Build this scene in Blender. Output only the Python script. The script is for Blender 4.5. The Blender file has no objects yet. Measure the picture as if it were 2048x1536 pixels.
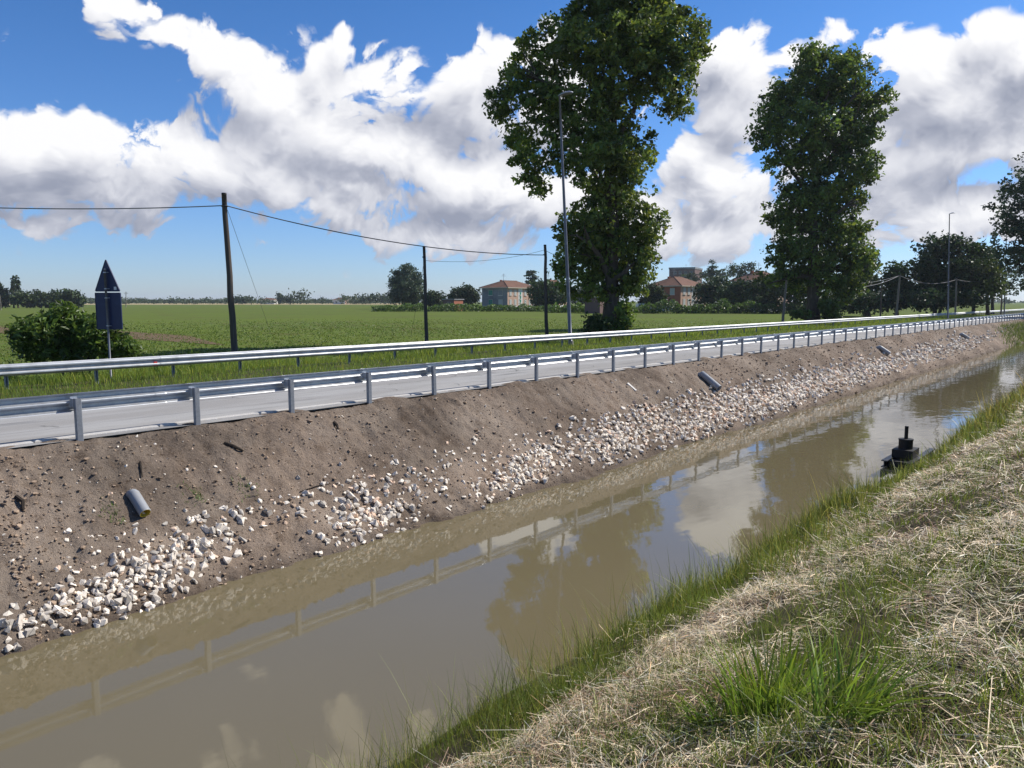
import bpy, bmesh, math, random
import numpy as np
from mathutils import Vector, Matrix

random.seed(7)
RNG = np.random.default_rng(11)
SC = bpy.context.scene
COL = SC.collection
rad = math.radians

# ---------------------------------------------------------------- camera
# world: X runs along the canal, Y across it (away from the viewer), Z up, road surface at Z = 0
EYE = np.array([0.0, 0.0, 2.26])
F_PX = 1500.0                       # focal length in pixels of the 2048 px wide photograph
HEAD = rad(40.6)                    # camera heading, counter-clockwise from +X
PITCH = math.atan2(165.0, F_PX)     # tilt down
cam_d = bpy.data.cameras.new('camera')
cam_d.sensor_width = 36.0
cam_d.lens = 36.0 * F_PX / 2048.0
cam_d.clip_start = 0.1
cam_d.clip_end = 9000.0
cam = bpy.data.objects.new('camera', cam_d)
COL.objects.link(cam)
cam.location = EYE
cam.rotation_euler = (math.pi / 2 - PITCH, 0.0, HEAD - math.pi / 2)
SC.camera = cam

FWD_H = np.array([math.cos(HEAD), math.sin(HEAD), 0.0])
RIGHT = np.array([math.sin(HEAD), -math.cos(HEAD), 0.0])
UPV = np.array([0.0, 0.0, 1.0])
FWD = FWD_H * math.cos(PITCH) - UPV * math.sin(PITCH)
CUP = UPV * math.cos(PITCH) + FWD_H * math.sin(PITCH)

def ray(x, y):
    d = FWD * F_PX + RIGHT * (x - 1024.0) - CUP * (y - 768.0)
    return d / np.linalg.norm(d)

def at(x, y, depth):
    """point seen at photo pixel (x, y), a given horizontal depth in front of the camera"""
    d = ray(x, y)
    return EYE + d * (depth / float(d @ FWD_H))

def on_z(x, y, z):
    d = ray(x, y)
    return EYE + d * ((z - EYE[2]) / d[2])

def ground_xy(x, depth, z=0.0):
    """ground point below the pixel column x at a horizontal depth"""
    p = at(x, 603, depth)
    return np.array([p[0], p[1], z])

def px_size(n, depth):
    return n * depth / F_PX

# ---------------------------------------------------------------- light
SUN_AZ = HEAD - rad(65.0)           # to the right of the view, still ahead of the camera
SUN_EL = rad(42.0)
sun_dir = Vector((math.cos(SUN_AZ) * math.cos(SUN_EL), math.sin(SUN_AZ) * math.cos(SUN_EL), math.sin(SUN_EL)))
sun_d = bpy.data.lights.new('sun', 'SUN')
sun_d.energy = 5.0
sun_d.angle = rad(0.53)
sun_d.color = (1.0, 0.945, 0.86)
sun = bpy.data.objects.new('sun', sun_d)
COL.objects.link(sun)
sun.rotation_euler = sun_dir.to_track_quat('Z', 'Y').to_euler()
sun.location = (30, -30, 60)

SC.view_settings.view_transform = 'Standard'
SC.view_settings.look = 'None'
SC.view_settings.exposure = 0.26
SC.view_settings.gamma = 1.0
SC.view_settings.use_curve_mapping = False

# ---------------------------------------------------------------- sky
SKY_STRENGTH = 0.085
NOISE_K = 1.2
def build_world():
    w = bpy.data.worlds.new('World')
    SC.world = w
    w.use_nodes = True
    nt = w.node_tree
    for n in list(nt.nodes):
        nt.nodes.remove(n)

    # cloud density as a node group of (azimuth, elevation) in radians
    g = bpy.data.node_groups.new('cloud_density', 'ShaderNodeTree')
    for nm, io in (('az', 'INPUT'), ('el', 'INPUT')):
        g.interface.new_socket(nm, in_out='INPUT', socket_type='NodeSocketFloat')
    g.interface.new_socket('D', in_out='OUTPUT', socket_type='NodeSocketFloat')
    g.interface.new_socket('G', in_out='OUTPUT', socket_type='NodeSocketFloat')
    gi = g.nodes.new('NodeGroupInput'); go = g.nodes.new('NodeGroupOutput')

    def mth(tree, op, a, b=None, c=None, clamp=False):
        n = tree.nodes.new('ShaderNodeMath'); n.operation = op; n.use_clamp = clamp
        for i, v in enumerate((a, b, c)):
            if v is None: continue
            if isinstance(v, (int, float)): n.inputs[i].default_value = v
            else: tree.links.new(v, n.inputs[i])
        return n.outputs[0]

    blobs = [  # photo px: x, y, rx, ry, weight
        (235, 5, 70, 45, .9), (330, 55, 110, 60, 1.0), (420, 115, 110, 62, 1.0), (500, 165, 110, 65, 1.0), (565, 205, 120, 75, 1.0),
        (560, 270, 90, 70, .8), (650, 260, 150, 90, 1.0), (750, 290, 150, 90, 1.0), (830, 330, 120, 80, .9),
        (645, 125, 42, 60, .85), (690, 70, 34, 42, .75), (640, 175, 60, 45, .6),
        (40, 300, 130, 76, .95), (170, 285, 115, 68, .95), (300, 298, 130, 66, .95), (385, 335, 105, 66, .95),
        (60, 362, 220, 50, 1.0), (280, 375, 220, 52, 1.0), (490, 340, 130, 80, 1.0), (570, 385, 180, 55, .9),
        (760, 175, 110, 50, .9), (870, 170, 140, 60, 1.0), (960, 140, 110, 60, 1.0), (950, 230, 110, 60, .9), (1040, 110, 90, 60, .9), (1090, 220, 120, 90, .8),
        (720, 385, 200, 60, .9), (920, 370, 200, 75, 1.0), (1080, 400, 170, 90, 1.0), (720, 440, 110, 42, .75), (870, 470, 160, 34, .7), (1020, 480, 200, 40, .7),
        (70, 450, 120, 30, .75), (215, 440, 170, 36, .65), (340, 425, 100, 24, .55), (530, 435, 110, 20, .5), (330, 482, 30, 16, .62), (8, 498, 34, 18, .7), (212, 480, 24, 9, .5), (440, 482, 28, 9, .45),
        (1390, 20, 60, 50, .6), (1455, 95, 75, 60, 1.0), (1500, 140, 70, 70, .9), (1465, 210, 80, 80, .9), (1395, 300, 75, 48, 1.0), (1440, 370, 130, 80, 1.0), (1330, 430, 130, 100, .9), (1480, 450, 170, 60, .8), (1350, 500, 200, 34, .6),
        (1660, 70, 40, 38, .75), (1600, 120, 70, 50, .6), (1740, 110, 70, 55, .8), (1860, 135, 130, 75, 1.0), (1985, 45, 70, 50, .9), (2060, 110, 120, 120, 1.0),
        (1960, 200, 180, 100, 1.0), (1800, 230, 150, 100, .9), (1880, 300, 170, 70, .9), (1990, 290, 120, 70, .9), (1800, 390, 180, 60, .8), (1960, 420, 170, 60, .8), (1840, 470, 240, 34, .65),
        (1650, 330, 200, 120, .75), (1380, 470, 160, 44, .8), (1780, 300, 160, 60, .8), (1850, 440, 260, 44, .85), (2020, 470, 180, 34, .7), (1600, 490, 220, 26, .6), (1230, 460, 160, 44, .8), (1900, 210, 120, 70, .9), (2150, 300, 150, 160, 1.0), (-140, 330, 160, 100, 1.0), (2200, 60, 120, 100, .8), (-120, 440, 120, 30, .7),
    ]
    greys = [  # shaded undersides and thick parts
        (80, 375, 260, 42, 1.0), (330, 385, 180, 34, .8), (140, 340, 120, 40, .5), (560, 395, 160, 30, .45), (760, 400, 220, 34, .4), (900, 260, 130, 34, .6), (520, 330, 120, 60, .25), (700, 360, 160, 50, .3), (930, 420, 200, 34, .5),
        (1060, 440, 160, 60, .4), (1480, 180, 60, 90, .35), (1430, 420, 160, 40, .5), (1880, 230, 200, 70, .75), (2020, 180, 110, 120, .8), (1950, 360, 180, 34, .7), (1800, 420, 160, 34, .55), (1900, 300, 60, 30, .2), (-150, 380, 160, 50, .8), (2150, 250, 150, 150, .8)]
    def vec(op, a, b=None, c=None, out=0):
        n = g.nodes.new('ShaderNodeVectorMath'); n.operation = op
        for i, v in enumerate((a, b, c)):
            if v is None: continue
            if isinstance(v, tuple): n.inputs[i].default_value = v
            else: g.links.new(v, n.inputs[i])
        return n.outputs[out]
    pv = g.nodes.new('ShaderNodeCombineXYZ')
    g.links.new(gi.outputs['az'], pv.inputs[0]); g.links.new(gi.outputs['el'], pv.inputs[1])
    P = pv.outputs[0]
    # plane coordinates of a cloud layer: cells shrink towards the horizon
    ca = mth(g, 'COSINE', gi.outputs['az']); sa = mth(g, 'SINE', gi.outputs['az']); se = mth(g, 'SINE', gi.outputs['el']); ce = mth(g, 'COSINE', gi.outputs['el'])
    inv = mth(g, 'DIVIDE', ce, mth(g, 'ADD', mth(g, 'ABSOLUTE', se), .45))
    cx = g.nodes.new('ShaderNodeCombineXYZ')
    g.links.new(mth(g, 'MULTIPLY', sa, inv), cx.inputs[0]); g.links.new(mth(g, 'MULTIPLY', ca, inv), cx.inputs[1])
    def noise(scale, detail, rough, dist=0.0):
        n = g.nodes.new('ShaderNodeTexNoise'); n.noise_dimensions = '2D'; n.inputs['Scale'].default_value = scale
        n.inputs['Detail'].default_value = detail; n.inputs['Roughness'].default_value = rough
        n.inputs['Distortion'].default_value = dist
        g.links.new(cx.outputs[0], n.inputs['Vector'])
        return n.outputs['Fac']
    # cloud cover over the part of the sky in view: a smooth map of azimuth and elevation, written as a short sum of
    # products of two curves (a function of azimuth times a function of elevation)
    AZ0, AZ1, EL0, EL1 = -.80, .80, -.04, .52
    NA, NE = 88, 56
    GA, GE = np.meshgrid(np.linspace(AZ0, AZ1, NA), np.linspace(EL0, EL1, NE), indexing='ij')
    def blob_map(blobs, grow, soft):
        M = np.zeros_like(GA)
        for (x, y, rx, ry, wt) in blobs:
            d = ray(x, y); az = math.atan2(float(d @ RIGHT), float(d @ FWD_H)); el = math.asin(float(d[2]))
            d2 = ray(x + rx, y); d3 = ray(x, y - ry)
            ra = abs(math.atan2(float(d2 @ RIGHT), float(d2 @ FWD_H)) - az) * grow; re = abs(math.asin(float(d3[2])) - el) * grow
            f = wt * np.exp(-(((GA - az) / ra) ** 2 + ((GE - el) / re) ** 2) * 1.1)
            M = np.log(np.exp(M * soft) + np.exp(f * soft) - 1) / soft if soft else np.maximum(M, f)
        return M
    def curves(src, cols):
        n = g.nodes.new('ShaderNodeRGBCurve'); mp = n.mapping; mp.use_clip = False; mp.extend = 'HORIZONTAL'
        lo, sc = [], []
        for c in range(3):
            y = cols[c]; a, b = float(y.min()), float(y.max()); b = b if b > a + 1e-9 else a + 1
            lo.append(a); sc.append(b - a)
            cv = mp.curves[c]; pts = [(i / (len(y) - 1), float((v - a) / (b - a))) for i, v in enumerate(y)]
            cv.points[0].location = pts[0]; cv.points[1].location = pts[-1]
            for p in pts[1:-1]: cv.points.new(*p)
            for p in cv.points: p.handle_type = 'VECTOR'
        mp.update()
        cmb = g.nodes.new('ShaderNodeCombineXYZ')
        for k in range(3): g.links.new(src, cmb.inputs[k])
        g.links.new(cmb.outputs[0], n.inputs['Color'])
        return vec('MULTIPLY_ADD', n.outputs[0], tuple(sc), tuple(lo))
    def lowrank(M, rank):
        U, S, Vt = np.linalg.svd(M, full_matrices=False)
        sa_ = mth(g, 'MULTIPLY_ADD', gi.outputs['az'], 1 / (AZ1 - AZ0), -AZ0 / (AZ1 - AZ0), clamp=True)
        sb_ = mth(g, 'MULTIPLY_ADD', gi.outputs['el'], 1 / (EL1 - EL0), -EL0 / (EL1 - EL0), clamp=True)
        tot = None
        for k in range(0, rank, 3):
            A = curves(sa_, [U[:, k + c] * S[k + c] for c in range(3)]); B = curves(sb_, [Vt[k + c] for c in range(3)])
            d = vec('DOT_PRODUCT', A, B, out=1)
            tot = d if tot is None else mth(g, 'ADD', tot, d)
        return tot
    COVER = blob_map(blobs, 1.0, 6.0) * 1.12 + .09
    # shading map: lit where the cover thins towards the sun (up and right), grey below thick cover
    ia = int(round(.020 / ((AZ1 - AZ0) / (NA - 1)))); ie = int(round(.040 / ((EL1 - EL0) / (NE - 1))))
    SH = np.pad(COVER, ((0, ia), (0, ie)), mode='edge')[ia:, ie:]
    SHADE = np.clip((COVER - SH) * .9, -.45, .55) - .42 * blob_map(greys, 1.0, 0)
    acc = lowrank(COVER, 18)
    shd = lowrank(SHADE, 12)
    # the sky outside the picture goes on with the same kind of broken cumulus
    big = noise(1.0, 1.0, .5)
    outs = mth(g, 'MULTIPLY_ADD', big, 5.0, -2.6)
    m1 = mth(g, 'MULTIPLY_ADD', mth(g, 'ABSOLUTE', gi.outputs['az']), 8.0, -5.2, clamp=True)
    m2 = mth(g, 'MULTIPLY_ADD', gi.outputs['el'], 7.0, -2.75, clamp=True)
    mk = mth(g, 'MAXIMUM', m1, m2)
    outs = mth(g, 'MULTIPLY', mth(g, 'MINIMUM', outs, 1.0), mk)
    acc = mth(g, 'ADD', mth(g, 'MULTIPLY', acc, mth(g, 'SUBTRACT', 1.0, mk)), outs)
    shd = mth(g, 'MULTIPLY', shd, mth(g, 'SUBTRACT', 1.0, mk))
    g.links.new(acc, go.inputs['D']); g.links.new(shd, go.inputs['G'])

    tc = nt.nodes.new('ShaderNodeTexCoord')
    def dot(vec):
        n = nt.nodes.new('ShaderNodeVectorMath'); n.operation = 'DOT_PRODUCT'
        nt.links.new(tc.outputs['Generated'], n.inputs[0]); n.inputs[1].default_value = tuple(vec)
        return n.outputs['Value']
    az = mth(nt, 'ARCTAN2', dot(RIGHT), dot(FWD_H))
    el = mth(nt, 'ARCSINE', dot(UPV))
    g1 = nt.nodes.new('ShaderNodeGroup'); g1.node_tree = g
    nt.links.new(az, g1.inputs['az']); nt.links.new(el, g1.inputs['el'])
    # billows: plane coordinates of a cloud layer, cells shrinking towards the horizon
    def billow(daz, del_, detail):
        a = mth(nt, 'ADD', az, daz); e_ = mth(nt, 'ADD', el, del_)
        inv = mth(nt, 'DIVIDE', mth(nt, 'COSINE', e_), mth(nt, 'ADD', mth(nt, 'ABSOLUTE', mth(nt, 'SINE', e_)), .85))
        c = nt.nodes.new('ShaderNodeCombineXYZ')
        nt.links.new(mth(nt, 'MULTIPLY', mth(nt, 'SINE', a), inv), c.inputs[0]); nt.links.new(mth(nt, 'MULTIPLY', mth(nt, 'COSINE', a), inv), c.inputs[1])
        n = nt.nodes.new('ShaderNodeTexNoise'); n.noise_dimensions = '2D'; n.inputs['Scale'].default_value = 8.6
        n.inputs['Detail'].default_value = detail; n.inputs['Roughness'].default_value = .57; n.inputs['Distortion'].default_value = .3
        nt.links.new(c.outputs[0], n.inputs['Vector'])
        v = nt.nodes.new('ShaderNodeTexVoronoi'); v.voronoi_dimensions = '2D'; v.inputs['Scale'].default_value = 15.0
        v.inputs['Detail'].default_value = 2.0; v.inputs['Roughness'].default_value = .55
        w_ = nt.nodes.new('ShaderNodeVectorMath'); w_.operation = 'MULTIPLY_ADD'
        k = nt.nodes.new('ShaderNodeCombineXYZ'); nt.links.new(n.outputs['Fac'], k.inputs[0]); nt.links.new(n.outputs['Fac'], k.inputs[1])
        nt.links.new(k.outputs[0], w_.inputs[0]); w_.inputs[1].default_value = (.13, -.13, 0); nt.links.new(c.outputs[0], w_.inputs[2])
        nt.links.new(w_.outputs[0], v.inputs['Vector'])
        p = mth(nt, 'MULTIPLY_ADD', v.outputs['Distance'], -.80, .31 - NOISE_K * .5)
        return mth(nt, 'MULTIPLY_ADD', n.outputs['Fac'], NOISE_K, p)
    N1 = billow(0.0, 0.0, 7.0); N2 = billow(.012, .022, 4.0)
    D = mth(nt, 'ADD', g1.outputs['D'], N1)
    mr = nt.nodes.new('ShaderNodeMapRange'); mr.interpolation_type = 'SMOOTHSTEP'
    mr.inputs['From Min'].default_value = .17; mr.inputs['From Max'].default_value = .44
    nt.links.new(D, mr.inputs['Value'])
    alpha = mr.outputs['Result']
    # fade at and below the horizon
    fade = mth(nt, 'MULTIPLY_ADD', el, 22.0, -.25, clamp=True)
    alpha = mth(nt, 'MULTIPLY', alpha, fade)
    shade = mth(nt, 'MULTIPLY_ADD', mth(nt, 'SUBTRACT', N1, N2), .42, .60)
    shade = mth(nt, 'ADD', shade, g1.outputs['G'], clamp=True)
    ramp = nt.nodes.new('ShaderNodeValToRGB')
    nt.links.new(shade, ramp.inputs[0])
    e = ramp.color_ramp.elements
    e[0].position = 0.0; e[0].color = (.27, .295, .375, 1)
    e[1].position = 1.0; e[1].color = (.84, .84, .855, 1)
    m = e.new(.30); m.color = (.40, .42, .495, 1)
    m = e.new(.62); m.color = (.64, .65, .70, 1)
    cs = nt.nodes.new('ShaderNodeVectorMath'); cs.operation = 'SCALE'; cs.inputs['Scale'].default_value = 1.0 / SKY_STRENGTH
    nt.links.new(ramp.outputs[0], cs.inputs[0])

    sky = nt.nodes.new('ShaderNodeTexSky'); sky.sky_type = 'NISHITA'
    sky.sun_disc = False
    sky.sun_elevation = SUN_EL
    sky.sun_rotation = math.pi / 2 - SUN_AZ
    sky.altitude = 0.0; sky.air_density = 1.0; sky.dust_density = 0.25; sky.ozone_density = 3.2
    grade = nt.nodes.new('ShaderNodeValToRGB')
    nt.links.new(mth(nt, 'MULTIPLY', el, 1.6, clamp=True), grade.inputs[0])
    ge = grade.color_ramp.elements
    ge[0].position = 0.0; ge[0].color = (.58, .70, 1.0, 1); ge[1].position = .75; ge[1].color = (.27, .56, .86, 1)
    gm = ge.new(.30); gm.color = (.42, .64, .95, 1)
    tint = nt.nodes.new('ShaderNodeMix'); tint.data_type = 'RGBA'; tint.blend_type = 'MULTIPLY'
    tint.inputs[0].default_value = 1.0
    nt.links.new(sky.outputs[0], tint.inputs[6]); nt.links.new(grade.outputs[0], tint.inputs[7])
    gain = nt.nodes.new('ShaderNodeVectorMath'); gain.operation = 'SCALE'; gain.inputs['Scale'].default_value = 1.42
    nt.links.new(tint.outputs[2], gain.inputs[0])
    mix = nt.nodes.new('ShaderNodeMix'); mix.data_type = 'RGBA'
    nt.links.new(alpha, mix.inputs[0]); nt.links.new(gain.outputs[0], mix.inputs[6]); nt.links.new(cs.outputs[0], mix.inputs[7])
    bg = nt.nodes.new('ShaderNodeBackground'); bg.inputs['Strength'].default_value = SKY_STRENGTH
    out = nt.nodes.new('ShaderNodeOutputWorld')
    nt.links.new(mix.outputs[2], bg.inputs['Color']); nt.links.new(bg.outputs[0], out.inputs['Surface'])
    w.cycles.sampling_method = 'MANUAL'
    w.cycles.sample_map_resolution = 512
build_world()

# ---------------------------------------------------------------- helpers: noise, meshes, materials
def _hash(ix, iy, seed):
    h = (ix.astype(np.int64) * 374761393 + iy.astype(np.int64) * 668265263 + seed * 1274126177) & 0x7fffffff
    h = (h ^ (h >> 13)) * 1274126177 & 0x7fffffff
    h = h ^ (h >> 16)
    return (h & 0xffff) / 65535.0

def vnoise(x, y, seed=0):
    x = np.asarray(x, float); y = np.asarray(y, float)
    ix = np.floor(x); iy = np.floor(y); fx = x - ix; fy = y - iy
    fx = fx * fx * (3 - 2 * fx); fy = fy * fy * (3 - 2 * fy)
    a = _hash(ix, iy, seed); b = _hash(ix + 1, iy, seed); c = _hash(ix, iy + 1, seed); d = _hash(ix + 1, iy + 1, seed)
    return (a * (1 - fx) + b * fx) * (1 - fy) + (c * (1 - fx) + d * fx) * fy

def fbm(x, y, octaves=4, seed=0, gain=.5):
    s = 0; amp = 1; tot = 0
    x = np.asarray(x, float); y = np.asarray(y, float)
    for i in range(octaves):
        s = s + amp * vnoise(x * 2 ** i + 17.3 * i, y * 2 ** i + 9.1 * i, seed + i); tot += amp; amp *= gain
    return s / tot - .5

class Buf:
    """collects vertices, faces and per-vertex colours; build() links them as one mesh object"""
    def __init__(self):
        self.v = []; self.f = []; self.c = []; self.n = 0
    def add(self, v, f, c=None):
        v = np.asarray(v, float).reshape(-1, 3)
        for q in (f if isinstance(f, list) else [f]):
            q = np.asarray(q, np.int64)
            if q.size: self.f.append(q + self.n)
        self.v.append(v); self.n += len(v)
        if c is None: c = np.ones((len(v), 3))
        c = np.asarray(c, float)
        if c.ndim == 1: c = np.tile(c, (len(v), 1))
        self.c.append(c)
        return self
    def box(self, x0, x1, y0, y1, z0, z1, c=None):
        v = [(x, y, z) for z in (z0, z1) for y in (y0, y1) for x in (x0, x1)]
        f = [(0, 2, 3, 1), (4, 5, 7, 6), (0, 1, 5, 4), (2, 6, 7, 3), (0, 4, 6, 2), (1, 3, 7, 5)]
        return self.add(v, np.array(f), c)
    def tube(self, pts, radii, segs=8, c=None, cap=True):
        v, f = tube(pts, radii, segs, cap)
        return self.add(v, f, c)
    def mesh(self, name, smooth=False, color=False, origin=None):
        v = np.concatenate(self.v)
        if origin is not None: v = v - np.asarray(origin)
        me = bpy.data.meshes.new(name)
        loops = []; starts = []; tot = 0
        for q in self.f:
            k = q.shape[1]
            loops.append(q.reshape(-1)); starts.append(np.arange(len(q)) * k + tot); tot += q.size
        loops = np.concatenate(loops); starts = np.concatenate(starts)
        me.vertices.add(len(v)); me.vertices.foreach_set('co', v.astype(np.float32).ravel())
        me.loops.add(len(loops)); me.loops.foreach_set('vertex_index', loops.astype(np.int32))
        me.polygons.add(len(starts)); me.polygons.foreach_set('loop_start', starts.astype(np.int32))
        me.update(calc_edges=True)
        me.polygons.foreach_set('use_smooth', np.full(len(starts), bool(smooth)))
        if color:
            c = np.concatenate(self.c)
            a = me.color_attributes.new('tint', 'FLOAT_COLOR', 'POINT')
            rgba = np.ones((len(v), 4), np.float32); rgba[:, :3] = c
            a.data.foreach_set('color', rgba.ravel())
        return me
    def build(self, name, mat, parent=None, smooth=False, color=False, loc=None):
        org = parent_origin(parent) if (parent is not None and loc is None) else None
        me = self.mesh(name, smooth, color, org)
        return place(name, me, mat, parent, loc)

def parent_origin(p):
    o = np.zeros(3)
    while p is not None:
        o = o + np.array(p.location); p = p.parent
    return o

def place(name, me, mat=None, parent=None, loc=None):
    if mat is not None and len(me.materials) == 0: me.materials.append(mat)
    o = bpy.data.objects.new(name, me); COL.objects.link(o)
    if parent is not None: o.parent = parent
    if loc is not None: o.location = loc
    return o

def tube(pts, radii, segs=8, cap=True):
    pts = np.asarray(pts, float); n = len(pts)
    radii = np.broadcast_to(np.asarray(radii, float), (n,))
    tan = np.gradient(pts, axis=0) if n > 2 else np.repeat((pts[1] - pts[0])[None], n, 0)
    tan /= np.linalg.norm(tan, axis=1)[:, None] + 1e-12
    ref = np.array([0, 0, 1.0]) if abs(tan[0][2]) < .9 else np.array([1.0, 0, 0])
    V = []
    for i in range(n):
        a = np.cross(tan[i], ref); a /= np.linalg.norm(a) + 1e-12
        b = np.cross(tan[i], a)
        th = np.arange(segs) * 2 * math.pi / segs
        V.append(pts[i] + radii[i] * (np.cos(th)[:, None] * a + np.sin(th)[:, None] * b))
    V = np.concatenate(V)
    F = []
    for i in range(n - 1):
        for j in range(segs):
            k = (j + 1) % segs
            F.append((i * segs + j, i * segs + k, (i + 1) * segs + k, (i + 1) * segs + j))
    out = [np.array(F)]
    if cap:
        out.append(np.array([list(range(segs))])); out.append(np.array([list(range((n - 1) * segs, n * segs))[::-1]]))
    return V, out

def tag(o, label=None, cat=None, group=None, kind=None):
    if label: o['label'] = label
    if cat: o['category'] = cat
    if group: o['group'] = group
    if kind: o['kind'] = kind
    return o

def thing(name, loc, label, cat, group=None, rz=0.0):
    o = bpy.data.objects.new(name, None); COL.objects.link(o)
    o.empty_display_size = .3
    o.location = tuple(loc); o.rotation_euler = (0, 0, rz)
    return tag(o, label, cat, group)

def material(name, base, rough=.8, metal=0.0, spec=.3, mixes=(), bump=None, bump2=None, tint=False, transl=0.0, randval=0.0, coat=0.0):
    """mixes: list of (noise scale, (r,g,b), low, high, detail, vector scale)"""
    m = bpy.data.materials.new(name); m.use_nodes = True
    nt = m.node_tree; b = nt.nodes['Principled BSDF']
    b.inputs['Roughness'].default_value = rough; b.inputs['Metallic'].default_value = metal
    b.inputs['Specular IOR Level'].default_value = spec
    tc = nt.nodes.new('ShaderNodeTexCoord')
    col = nt.nodes.new('ShaderNodeRGB'); col.outputs[0].default_value = (*base, 1)
    cur = col.outputs[0]
    for mx in mixes:
        sc, c2, lo, hi = mx[:4]
        det = mx[4] if len(mx) > 4 else 5.0
        n = nt.nodes.new('ShaderNodeTexNoise'); n.inputs['Scale'].default_value = sc; n.inputs['Detail'].default_value = det
        n.inputs['Roughness'].default_value = .6
        src = tc.outputs['Object']
        if len(mx) > 5:
            mp = nt.nodes.new('ShaderNodeMapping'); mp.inputs['Scale'].default_value = mx[5]
            nt.links.new(src, mp.inputs[0]); src = mp.outputs[0]
        nt.links.new(src, n.inputs['Vector'])
        mr = nt.nodes.new('ShaderNodeMapRange'); mr.inputs['From Min'].default_value = lo; mr.inputs['From Max'].default_value = hi
        nt.links.new(n.outputs['Fac'], mr.inputs['Value'])
        mi = nt.nodes.new('ShaderNodeMix'); mi.data_type = 'RGBA'
        nt.links.new(mr.outputs[0], mi.inputs[0]); nt.links.new(cur, mi.inputs[6]); mi.inputs[7].default_value = (*c2, 1)
        cur = mi.outputs[2]
    if tint:
        at_ = nt.nodes.new('ShaderNodeAttribute'); at_.attribute_name = 'tint'
        mi = nt.nodes.new('ShaderNodeMix'); mi.data_type = 'RGBA'; mi.blend_type = 'MULTIPLY'; mi.inputs[0].default_value = 1.0
        nt.links.new(cur, mi.inputs[6]); nt.links.new(at_.outputs['Color'], mi.inputs[7]); cur = mi.outputs[2]
    if randval:
        oi = nt.nodes.new('ShaderNodeObjectInfo')
        hs = nt.nodes.new('ShaderNodeHueSaturation')
        mr = nt.nodes.new('ShaderNodeMapRange'); mr.inputs['To Min'].default_value = 1 - randval; mr.inputs['To Max'].default_value = 1 + randval * .5
        nt.links.new(oi.outputs['Random'], mr.inputs['Value']); nt.links.new(mr.outputs[0], hs.inputs['Value'])
        nt.links.new(cur, hs.inputs['Color']); cur = hs.outputs[0]
    nt.links.new(cur, b.inputs['Base Color'])
    prev = None
    for bp in (bump, bump2):
        if not bp: continue
        sc, strength, dist = bp[:3]
        n = nt.nodes.new('ShaderNodeTexNoise'); n.inputs['Scale'].default_value = sc; n.inputs['Detail'].default_value = 6.0
        n.inputs['Roughness'].default_value = .65
        src = tc.outputs['Object']
        if len(bp) > 3:
            mp = nt.nodes.new('ShaderNodeMapping'); mp.inputs['Scale'].default_value = bp[3]
            nt.links.new(src, mp.inputs[0]); src = mp.outputs[0]
        nt.links.new(src, n.inputs['Vector'])
        bn = nt.nodes.new('ShaderNodeBump'); bn.inputs['Strength'].default_value = strength; bn.inputs['Distance'].default_value = dist
        nt.links.new(n.outputs['Fac'], bn.inputs['Height'])
        if prev is not None: nt.links.new(prev, bn.inputs['Normal'])
        prev = bn.outputs[0]
    if prev is not None: nt.links.new(prev, b.inputs['Normal'])
    if transl:
        t = nt.nodes.new('ShaderNodeBsdfTranslucent'); mxs = nt.nodes.new('ShaderNodeMixShader'); mxs.inputs[0].default_value = transl
        hs = nt.nodes.new('ShaderNodeHueSaturation'); hs.inputs['Value'].default_value = 1.5; hs.inputs['Hue'].default_value = .49
        nt.links.new(cur, hs.inputs['Color']); nt.links.new(hs.outputs[0], t.inputs['Color'])
        out = nt.nodes['Material Output']
        nt.links.new(b.outputs[0], mxs.inputs[1]); nt.links.new(t.outputs[0], mxs.inputs[2]); nt.links.new(mxs.outputs[0], out.inputs['Surface'])
    return m

MAT = {}
MAT['galv'] = material('galvanised_steel', (.60, .62, .64), .38, .75, .5, mixes=[(9, (.48, .50, .53), .4, .7), (1.4, (.40, .39, .37), .54, .75, 7), (70, (.68, .69, .70), .5, .75, 2)], bump=(40, .08, .002))
MAT['galv_old'] = material('weathered_galvanised_steel', (.55, .56, .57), .5, .6, .5, mixes=[(3, (.40, .41, .42), .45, .7), (30, (.30, .24, .19), .66, .8, 6)], bump=(30, .1, .003))
MAT['post'] = material('galvanised_post', (.25, .265, .285), .55, .35, .5, mixes=[(14, (.19, .20, .22), .4, .65), (60, (.33, .34, .35), .55, .75)])
MAT['asphalt'] = material('old_asphalt', (.285, .272, .255), .9, 0, .2, mixes=[(.8, (.36, .35, .335), .42, .6, 5, (.2, 1, 1)), (1.6, (.19, .185, .18), .55, .68, 6, (.12, 1, 1)), (260, (.15, .15, .15), .55, .75, 2), (90, (.42, .41, .40), .6, .8, 2)], bump=(150, .3, .006))
MAT['paint'] = material('worn_road_paint', (.72, .72, .70), .8, 0, .3, mixes=[(6, (.38, .37, .36), .52, .68, 8)])
MAT['kerb'] = material('pale_concrete_edge', (.46, .44, .41), .9, 0, .2, mixes=[(5, (.42, .38, .33), .5, .72, 7), (60, (.66, .65, .62), .55, .7)], bump=(60, .4, .01))
MAT['soil'] = material('bank_soil', (.198, .155, .122), .97, 0, .1, mixes=[(.55, (.255, .210, .170), .42, .66, 5), (2.3, (.135, .100, .074), .5, .72, 6), (38, (.35, .28, .22), .58, .74, 4), (14, (.105, .074, .052), .57, .72, 5)], bump=(16, 1.0, .05), bump2=(70, .9, .02), tint=True)
MAT['clod'] = material('soil_clod', (.215, .158, .112), .97, 0, .1, tint=True, bump=(60, .6, .01))
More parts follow.
